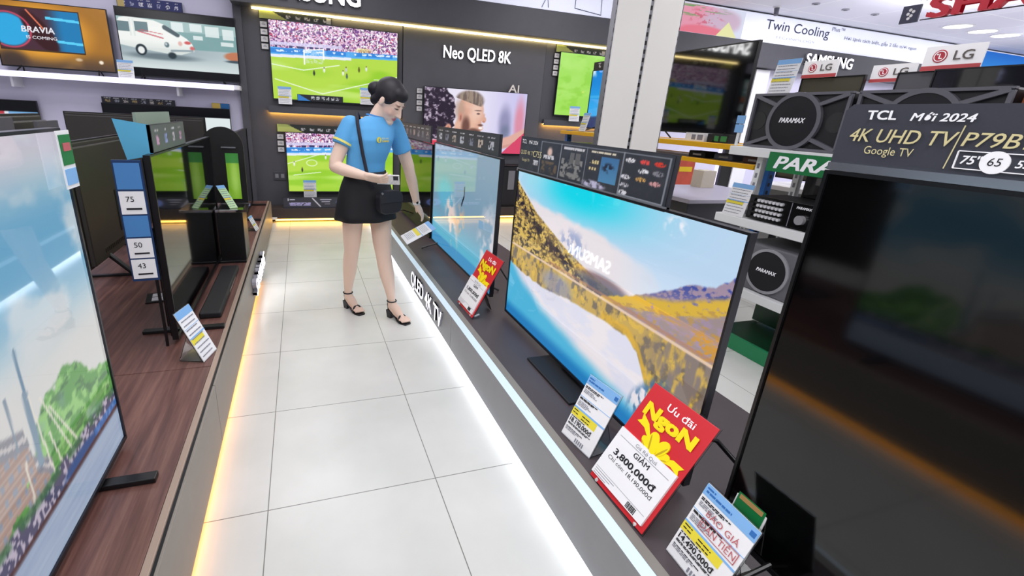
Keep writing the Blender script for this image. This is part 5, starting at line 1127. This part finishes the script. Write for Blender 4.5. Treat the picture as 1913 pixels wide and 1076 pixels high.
# trunk
loft(body, [(V(0.39, 3.03, 0.80), 0.15, 0.10), (V(0.39, 3.03, 0.90), 0.165, 0.11), (V(0.385, 3.025, 0.98), 0.145, 0.095), (V(0.385, 3.02, 1.06), 0.118, 0.08), (V(0.40, 3.02, 1.15), 0.13, 0.09), (V(0.42, 3.025, 1.24), 0.145, 0.095), (V(0.435, 3.04, 1.31), 0.15, 0.08), (V(0.445, 3.05, 1.355), 0.10, 0.06), (V(0.45, 3.055, 1.375), 0.05, 0.05)])
limb(body, [V(0.45, 3.06, 1.335), V(0.467, 3.055, 1.385), V(0.50, 3.045, 1.44)], [0.053, 0.047, 0.047])
# head
body.sphere(H(-0.012, 0, 0.025), (0.098, 0.076, 0.098), 28, 20, M=HM)
body.sphere(H(0.032, 0, -0.03), (0.062, 0.060, 0.08), 24, 16, M=HM)
limb(body, [H(0.03, 0, -0.05), H(0.052, 0, -0.082), H(0.066, 0, -0.098)], [0.055, 0.045, 0.030])
body.sphere(H(0.045, -0.034, -0.038), (0.035, 0.024, 0.033), 12, 8, M=HM); body.sphere(H(0.045, 0.034, -0.038), (0.035, 0.024, 0.033), 12, 8, M=HM)
limb(body, [H(0.086, 0, 0.012), H(0.099, 0, -0.012), H(0.110, 0, -0.034)], [0.008, 0.010, 0.012], 10)
body.sphere(H(0.098, -0.011, -0.037), 0.008, 8, 6); body.sphere(H(0.098, 0.011, -0.037), 0.008, 8, 6)
body.sphere(H(0.088, 0, -0.061), (0.009, 0.021, 0.006), 12, 8, M=HM); body.sphere(H(0.087, 0, -0.072), (0.010, 0.017, 0.007), 12, 8, M=HM)
for s in (-1, 1):
    body.sphere(H(0.078, s*0.031, 0.022), (0.012, 0.022, 0.007), 10, 8, M=HM)
    body.sphere(H(0.074, s*0.031, 0.004), (0.013, 0.015, 0.010), 10, 8, M=HM)
    body.sphere(H(-0.008, s*0.079, -0.008), (0.017, 0.008, 0.030), 12, 10, M=HM)
# legs
limb(body, [V(0.325, 2.995, 0.86), V(0.297, 3.035, 0.72), V(0.295, 3.09, 0.57), V(0.294, 3.115, 0.49), V(0.287, 3.15, 0.41), V(0.284, 3.185, 0.33), V(0.277, 3.22, 0.22), V(0.272, 3.235, 0.14), V(0.272, 3.240, 0.10)], [0.088, 0.068, 0.060, 0.051, 0.051, 0.049, 0.036, 0.027, 0.028], 20)
limb(body, [V(0.472, 3.06, 0.86), V(0.482, 3.04, 0.72), V(0.487, 3.01, 0.57), V(0.494, 2.995, 0.49), V(0.507, 3.005, 0.41), V(0.522, 3.01, 0.33), V(0.544, 3.02, 0.22), V(0.556, 3.025, 0.14), V(0.558, 3.022, 0.10)], [0.092, 0.073, 0.062, 0.053, 0.052, 0.050, 0.036, 0.027, 0.028], 20)
def foot(ank, heel, toe):
    d = (toe-heel); d.z = 0; d.normalize(); s = d.cross(UP)
    h = heel+V(0, 0, 0.085); b = toe-d*0.055+V(0, 0, 0.028)
    limb(body, [ank, (ank+h)/2+d*0.01, h+d*0.012], [0.028, 0.028, 0.024], 14)
    limb(body, [ank+d*0.01, (ank*0.5+b*0.5)+V(0, 0, 0.006), b], [0.027, 0.029, 0.020], 14)
    limb(body, [h+d*0.01, (h+b)/2-V(0, 0, 0.006), b], [0.022, 0.024, 0.020], 14)
    body.tube([b-d*0.01-s*0.028, b-d*0.01, b-d*0.01+s*0.028], [0.014, 0.019, 0.014], 12)
    for i, (o, L_) in enumerate(((-0.027, 0.044), (-0.012, 0.045), (0.002, 0.042), (0.015, 0.037), (0.028, 0.030))):
        q = b+s*o
        limb(body, [q, q+d*L_*0.6+V(0, 0, 0.002), q+d*L_-V(0, 0, 0.008)], [0.011, 0.0085, 0.0075] if i else [0.013, 0.011, 0.010], 10)
heelR, toeR = V(0.262, 3.275, 0), V(0.352, 3.118, 0); heelL, toeL = V(0.548, 3.045, 0), V(0.648, 2.885, 0)
foot(V(0.272, 3.240, 0.115), heelR, toeR); foot(V(0.558, 3.022, 0.115), heelL, toeL)
# arms
limb(body, [V(0.292, 2.99, 1.315), V(0.245, 2.975, 1.22), V(0.195, 2.962, 1.105), V(0.190, 2.955, 1.075)], [0.050, 0.046, 0.040, 0.037])
limb(body, [V(0.190, 2.955, 1.075), V(0.235, 2.91, 1.062), V(0.300, 2.86, 1.048), V(0.362, 2.812, 1.036)], [0.037, 0.038, 0.032, 0.024])
limb(body, [V(0.585, 3.125, 1.315), V(0.640, 3.15, 1.20), V(0.700, 3.195, 1.055), V(0.710, 3.205, 1.02)], [0.050, 0.047, 0.041, 0.038])
limb(body, [V(0.710, 3.205, 1.02), V(0.737, 3.235, 0.95), V(0.768, 3.272, 0.85), V(0.793, 3.30, 0.768)], [0.038, 0.038, 0.031, 0.023])
tips = []
def hand(w, d, n, thumb_side, curls, spread=0.07, tcurl=0.3):
    """w wrist, d pointing direction, n palm normal; thumb_side +1/-1 along d x n"""
    d = d.normalized(); n = (n-d*n.dot(d)).normalized(); s = d.cross(n)*thumb_side
    k = w+d*0.082
    for o, r in ((-0.024, 0.013), (-0.008, 0.015), (0.008, 0.015), (0.022, 0.0145)):
        limb(body, [w+s*o*0.55, (w+k)/2+s*o*0.85, k+s*o], [r+0.004, r+0.002, r-0.003], 10)
    for i, (o, L_, r) in enumerate(((0.026, 0.068, 0.0088), (0.0085, 0.075, 0.009), (-0.009, 0.070, 0.0086), (-0.026, 0.055, 0.0078))):
        p = k+s*o; dd = (d+s*o*spread/0.026*1.0).normalized(); pts = [p-dd*0.012, p]; rr = [r+0.001, r]
        for j, fr in enumerate((0.45, 0.31, 0.24)):
            c = curls[i]*(0.7, 1.0, 0.7)[j]
            dd = (dd*math.cos(c)+n*math.sin(c)).normalized() if abs(c) < 1.5 else n
            ax = dd.cross(s); n2 = n
            p = p+dd*L_*fr; pts.append(p); rr.append(r*(0.94, 0.86, 0.72)[j])
        limb(body, pts, rr, 10); tips.append(p.copy())
    t0 = w+d*0.022+s*0.022+n*0.006; td = (d*0.62+s*0.62+n*0.45).normalized(); t1 = t0+td*0.038; td2 = (d*0.9+s*0.1+n*(0.3+tcurl)).normalized(); t2 = t1+td2*0.03; t3 = t2+(d*0.95-s*0.15+n*tcurl).normalized()*0.024
    limb(body, [t0, t1, t2, t3], [0.015, 0.0115, 0.0105, 0.008], 10); tips.append(t3.copy())
hand(V(0.362, 2.812, 1.036), V(0.80, -0.36, -0.12), V(0.25, 0.62, 0.65), -1, (0.42, 0.5, 0.55, 0.6), 0.05, 0.4)
hand(V(0.793, 3.30, 0.768), V(0.52, 0.33, -0.80), V(-0.62, 0.35, -0.30), 1, (0.18, 0.22, 0.26, 0.30), 0.05, 0.3)
SKIN = attr_mat('skin', 0.5, 0.35, 0, True)
b_ob = remeshed(body, 'body', SKIN, woman, 0.0042, 3, 0.45)
nv = len(b_ob.data.vertices); co = np.empty(nv*3, np.float32); b_ob.data.vertices.foreach_get('co', co); co = co.reshape(-1, 3).astype(float)+np.array(woman.location)
colr = np.tile(hexc('f0d2bf'), (nv, 1))
def rel3(f, l, u):
    d = co-np.array(H(f, l, u)); return np.stack([d@np.array(hf), d@np.array(hl), d@np.array(hu)], 1)
def paint(f, l, u, rf, rl, ru, c, a=1.0):
    q = rel3(f, l, u); w = np.clip(1.6-1.6*np.sqrt((q[:, 0]/rf)**2+(q[:, 1]/rl)**2+(q[:, 2]/ru)**2)+0.5, 0, 1)*a
    global colr
    colr = colr*(1-w[:, None])+hexc(c)*w[:, None]
paint(0.09, 0, -0.066, 0.02, 0.022, 0.011, 'b8606a', 0.9)
for s in (-1, 1):
    paint(0.085, s*0.034, 0.024, 0.022, 0.022, 0.0045, '5a4038', 0.85); paint(0.085, s*0.032, 0.002, 0.02, 0.016, 0.0042, '2a1c1c', 0.9); paint(0.06, s*0.045, -0.035, 0.04, 0.025, 0.028, 'e2a898', 0.35)
low = np.clip((0.15-co[:, 2])/0.15, 0, 1)[:, None]*0.25; colr = colr*(1-low)+hexc('eec6b2')*low
for tp in tips:
    w = np.clip(1-np.linalg.norm(co-np.array(tp), axis=1)/0.008, 0, 1)[:, None]*0.6; colr = colr*(1-w)+hexc('f2d0c4')*w
cl_ = np.where(colr <= 0.04045, colr/12.92, ((colr+0.055)/1.055)**2.4)
at = b_ob.data.color_attributes.new('Col', 'FLOAT_COLOR', 'POINT'); at.data.foreach_set('color', np.concatenate([cl_, np.ones((nv, 1))], 1).astype(np.float32).ravel())
# hair
M_hair = mat('black_hair', '17131a', 0.55, noise=0.25, nscale=30, bump=0.3)
hr = MB()
hr.sphere(H(-0.022, 0, 0.036), (0.103, 0.0835, 0.098), 28, 20, M=HM)
hr.sphere(H(0.028, 0, 0.072), (0.062, 0.062, 0.05), 20, 14, M=HM)
for s in (-1, 1): hr.sphere(H(-0.01, s*0.058, 0.032), (0.062, 0.026, 0.05), 16, 12, M=HM)
hr.sphere(H(-0.06, 0, -0.03), (0.055, 0.06, 0.05), 16, 12, M=HM)
hair = remeshed(hr, 'hair', M_hair, b_ob, 0.006, 3)
bn = MB(); bn.sphere(V(0.458, 3.08, 1.540), (0.050, 0.048, 0.044), 18, 12); bn.sphere(V(0.440, 3.08, 1.548), (0.030, 0.03, 0.028), 12, 8); bn.sphere(V(0.472, 3.075, 1.560), (0.03, 0.03, 0.024), 12, 8); bn.sphere(V(0.455, 3.075, 1.478), (0.034, 0.034, 0.034), 12, 8)
bun = remeshed(bn, 'hair_bun', M_hair, b_ob, 0.006, 3)
MB().box(-0.008, 0.008, -0.012, 0.012, -0.014, 0.016).build('hair_clip', M_black, b_ob, M=Matrix.Translation(V(0.497, 3.06, 1.578)-woman.location), bevel=0.003)
# T-shirt
M_shirt = mat('light_blue_cotton', '58a6de', 0.7, noise=0.05, nscale=30, bump=0.15)
ts = MB()
loft(ts, [(V(0.385, 3.022, 1.035), 0.136, 0.096), (V(0.387, 3.02, 1.10), 0.138, 0.098), (V(0.405, 3.02, 1.17), 0.150, 0.108), (V(0.42, 3.025, 1.24), 0.163, 0.114), (V(0.435, 3.04, 1.305), 0.168, 0.094), (V(0.444, 3.05, 1.345), 0.128, 0.074), (V(0.45, 3.055, 1.368), 0.078, 0.066), (V(0.453, 3.056, 1.377), 0.066, 0.060)], seg=36)
for sx, q in ((1, ((0.292, 2.99, 1.318), (0.262, 2.98, 1.26), (0.236, 2.972, 1.200))), (2, ((0.585, 3.125, 1.318), (0.622, 3.142, 1.235), (0.650, 3.156, 1.162)))):
    ts.tube([V(*q[0]), V(*q[1]), V(*q[2])], [0.060, 0.062, 0.064], 20); ts.sphere(q[0], 0.060, 14, 10)
shirt = remeshed(ts, 't_shirt', M_shirt, b_ob, 0.007, 5)
def plain(mb, name, mat_, parent, **k):
    o = mb.build(name, mat_, parent, M=Matrix.Translation(-woman.location), **k); return o
a0, a1 = V(0.246, 2.975, 1.222), V(0.240, 2.973, 1.210)
plain(MB().tube([a0, a1], [0.0655, 0.0658], 24, caps=False), 'sleeve_stripe', mat('pale_yellow_knit', 'e8e07a', 0.7), shirt)
plain(MB().tube([V(0.453, 3.056, 1.372), V(0.455, 3.056, 1.382)], [(0.062, 0.062), (0.059, 0.059)], 24, caps=False), 'collar', mat('deeper_blue_rib', '3a86c8', 0.7), shirt)
lg = MB(); lg.disc((0, 0, 0), 0.017, 'y', 0.003, 24, 0); add_text(lg, 'ĐIỆN MÁY', 0.022, 0.004, 0.009, y=-0.0015, w=0.058, m=0); add_text(lg, 'XANH', 0.022, -0.013, 0.012, y=-0.0015, w=0.058, m=0, bold=0.03)
lg.sphere((0, -0.003, 0.006), 0.004, 8, 6, 1); lg.box(-0.004, 0.004, -0.004, -0.001, -0.01, 0.002, 1)
xa = LD; ya = -FD; Ml_ = Matrix(((xa.x, ya.x, 0, 0), (xa.y, ya.y, 0, 0), (0, 0, 1, 0), (0, 0, 0, 1)))
lc = V(0.413, 3.023, 1.243)+FD*0.1165-LD*0.03-woman.location
lg.build('chest_logo', [mat('lemon_shirt_print', 'f2dc3c', 0.6), M_shirt], shirt, M=Matrix.Translation(lc) @ Ml_)
# skirt: flared shell with soft folds
sk = MB(); seg_ = 64; rows = ((1.045, 0.136, 0.098, 0), (1.02, 0.142, 0.104, 0), (0.96, 0.168, 0.124, 0.0), (0.90, 0.186, 0.140, 0.002), (0.84, 0.198, 0.152, 0.004), (0.78, 0.206, 0.160, 0.006), (0.738, 0.212, 0.165, 0.008))
for z, a, b, wv in rows:
    for k in range(seg_):
        t = 2*math.pi*k/seg_; f = 1+wv/0.2*math.sin(7*t+1.3)
        p = V(0.387, 3.025, z)+LD*math.cos(t)*a*f+FD*math.sin(t)*b*f+V(0, 0.012*(1.045-z)/0.3, 0)
        sk.v.append(tuple(p))
for i in range(len(rows)-1):
    for k in range(seg_):
        k2 = (k+1) % seg_; o = i*seg_; sk.f.append((o+k, o+seg_+k, o+seg_+k2, o+k2)); sk.mi.append(0)
sk_o = plain(sk, 'skirt', mat('black_skirt_fabric', '0e0f16', 0.75, noise=0.15, nscale=20), b_ob, smooth=True)
so_ = sk_o.modifiers.new('solid', 'SOLIDIFY'); so_.thickness = 0.006
# sandals
M_shoe = mat('black_shoe_leather', '15131a', 0.35)
def sandal(ank, heel, toe):
    d = toe-heel; d.z = 0; d.normalize(); s = d.cross(UP)
    S = MB()
    prof = [(-0.012, 0.062, 0.026), (0.03, 0.058, 0.027), (0.07, 0.036, 0.025), (0.11, 0.012, 0.032), (0.15, 0.008, 0.037), (0.188, 0.008, 0.030), (0.196, 0.008, 0.020)]
    n0 = 0
    for x, z, w in prof:
        c = heel+d*x
        for sy, dz in ((-1, 0), (1, 0), (1, -0.008), (-1, -0.008)):
            S.v.append(tuple(c+s*sy*w+V(0, 0, z+dz)))
    for i in range(len(prof)-1):
        for k in range(4):
            k2 = (k+1) % 4; o = i*4; S.f.append((o+k, o+k2, o+4+k2, o+4+k)); S.mi.append(0)
    S.f.append((3, 2, 1, 0)); S.mi.append(0); o = (len(prof)-1)*4; S.f.append((o, o+1, o+2, o+3)); S.mi.append(0)
    st = plain(S, 'sandal', M_shoe, b_ob, bevel=0.002)
    hb = MB(); c = heel+d*0.008
    hb.v += [tuple(c+d*x+s*y+V(0, 0, z)) for x, y, z in ((-0.016, -0.02, 0), (0.022, -0.02, 0), (0.022, 0.02, 0), (-0.016, 0.02, 0), (-0.022, -0.025, 0.056), (0.03, -0.025, 0.056), (0.03, 0.025, 0.056), (-0.022, 0.025, 0.056))]
    for f in ((3, 2, 1, 0), (4, 5, 6, 7), (0, 1, 5, 4), (1, 2, 6, 5), (2, 3, 7, 6), (3, 0, 4, 7)): hb.f.append(f); hb.mi.append(0)
    plain(hb, 'block_heel', M_shoe, st, bevel=0.002)
    q = MB(); pts = [ank+V(0, 0, 0.016)+(d*math.cos(t)+s*math.sin(t))*0.0325 for t in [2*math.pi*i/24 for i in range(25)]]; q.tube(pts, 0.0045, 8); plain(q, 'ankle_strap', M_shoe, st, smooth=True)
    q = MB(); q.tube([heel-d*0.012+V(0, 0, 0.062), heel-d*0.020+V(0, 0, 0.095), ank-d*0.034+V(0, 0, 0.018)], [(0.012, 0.004), (0.010, 0.004), (0.007, 0.004)], 8); plain(q, 'heel_strap', M_shoe, st, smooth=True)
    q = MB(); c = heel+d*0.136; q.tube([c+s*0.037*math.cos(t)*1.0+V(0, 0, 0.008+0.046*math.sin(t))-d*0.012*math.sin(t) for t in [math.pi*i/12 for i in range(13)]], 0.007, 8); plain(q, 'toe_strap', M_shoe, st, smooth=True)
sandal(V(0.272, 3.240, 0.118), heelR, toeR); sandal(V(0.558, 3.022, 0.118), heelL, toeL)
# wrist band
wd = (V(0.793, 3.30, 0.768)-V(0.768, 3.272, 0.85)).normalized(); wc = V(0.786, 3.292, 0.790)
plain(MB().tube([wc-wd*0.009, wc+wd*0.009], [0.0285, 0.0275], 20), 'watch_strap', mat('white_band', 'ece8e6', 0.5), b_ob, smooth=True)
wf = plain(MB().sphere(wc+V(0.0, -0.028, 0.004), (0.009, 0.004, 0.012), 12, 8), 'watch_face', M_black, b_ob, smooth=True)
# things she carries
bag = thing('shoulder_bag', 'small black crossbody bag hanging at the woman\'s front on a dark strap', 'bag', (0.505, 2.852, 0.875), 28)
bm = MB(); bm.prism([(0.088*math.copysign(abs(math.cos(t))**0.6, math.cos(t)), 0.074*math.copysign(abs(math.sin(t))**0.6, math.sin(t))) for t in [2*math.pi*i/28 for i in range(28)]], -0.028, 0.028)
bm.build('pouch', mat('black_bag_leather', '16171f', 0.6, bump=0.2, nscale=120), bag, bevel=0.012, segs=3)
MB().prism([(0.086*math.copysign(abs(math.cos(t))**0.6, math.cos(t)), 0.0+0.076*math.copysign(abs(math.sin(t))**0.6, math.sin(t))) for t in [math.pi*i/14 for i in range(15)]], -0.034, -0.028).build('flap', mat('black_bag_leather2', '1b1c26', 0.55), bag, bevel=0.003)
MB().disc((-0.078, -0.034, 0.062), 0.008, 'y', 0.006, 12).build('buckle_ring', M_silver, bag)
st_pts = [V(0.407, 2.855, 0.955), V(0.370, 2.874, 1.06), V(0.350, 2.884, 1.16), V(0.336, 2.888, 1.25), V(0.326, 2.915, 1.33), V(0.328, 2.972, 1.394), V(0.345, 3.04, 1.375), V(0.39, 3.13, 1.28)]
Mi = Matrix.Rotation(-R(28), 4, 'Z') @ Matrix.Translation(-bag.location)
sm = MB(); sm.tube([Mi @ p for p in st_pts], [(0.004, 0.011)]*8, 10); so2 = sm.build('strap', mat('navy_webbing', '181c2c', 0.7), bag, smooth=True)
ph = thing('phone', 'white patterned phone in the woman\'s right hand', 'phone', (0.488, 2.785, 1.022))
pd = V(0.86, -0.25, 0.02).normalized(); pn = V(0.10, -0.72, -0.40); pn = (pn-pd*pn.dot(pd)).normalized(); pu = pn.cross(pd)
PM = Matrix(((pd.x, -pn.x, pu.x, 0), (pd.y, -pn.y, pu.y, 0), (pd.z, -pn.z, pu.z, 0), (0, 0, 0, 1)))
MB().box(-0.07, 0.068, -0.004, 0.004, -0.035, 0.036).build('case', mat('white_phone_case', 'e4e2e4', 0.4, noise=0.5, nscale=60), ph, M=PM, bevel=0.003)
MB().box(0.03, 0.06, -0.006, -0.004, 0.0, 0.03).build('camera_block', M_metal, ph, M=PM, bevel=0.001)
tagc = thing('price_tag', 'long price card the woman tilts with her left hand over the platform edge', 'price tag', (0.80, 3.33, 0.54))
c0, c1, c2, c3 = V(0.672, 3.30, 0.538), V(0.702, 3.20, 0.497), V(0.942, 3.285, 0.590), V(0.905, 3.385, 0.628)
o_ = tagc.location
def qm(a, b, c, d, t, m): 
    n = (b-a).cross(d-a).normalized()*t
    return MB().quad([a-o_, b-o_, c-o_, d-o_]).quad([d-o_-n, c-o_-n, b-o_-n, a-o_-n]).quad([a-o_-n, b-o_-n, b-o_, a-o_]).quad([c-o_-n, d-o_-n, d-o_, c-o_]).quad([b-o_-n, c-o_-n, c-o_, b-o_]).quad([d-o_-n, a-o_-n, a-o_, d-o_])
qm(c0, c1, c2, c3, 0.003, 0).build('card', M_paper, tagc)
nn = (c1-c0).cross(c3-c0).normalized()*0.0012
def strip(t0, t1, s0=0.0, s1=1.0):
    f = lambda t, s: (c0*(1-s)+c1*s)*(1-t)+(c3*(1-s)+c2*s)*t+nn-o_
    return [f(t0, s0), f(t0, s1), f(t1, s1), f(t1, s0)]
pm = MB().quad(strip(0.86, 1.0), 0).quad(strip(0.40, 0.52, 0, 0.8), 1).quad(strip(0.53, 0.55), 0)
for i in range(6): pm.quad(strip(0.10+0.045*i, 0.12+0.045*i, 0.1, 0.7), 2)
for i in range(5): pm.quad(strip(0.60+0.045*i, 0.615+0.045*i, 0.1, 0.8), 2)
pm.build('printing', [M_blueband, M_yelband, mat('light_grey_ink', 'b8b8c0', 0.5)], tagc)
qm(c0+V(-0.012, 0.0, -0.012), c1+V(-0.012, 0.0, -0.012), c1+V(0.0, 0.0, -0.004), c0+V(0.0, 0.0, -0.004), 0.002, 0).build('acrylic_lip', M_acryl, tagc)
bpy.data.objects.remove(_to); bpy.data.curves.remove(_tc)
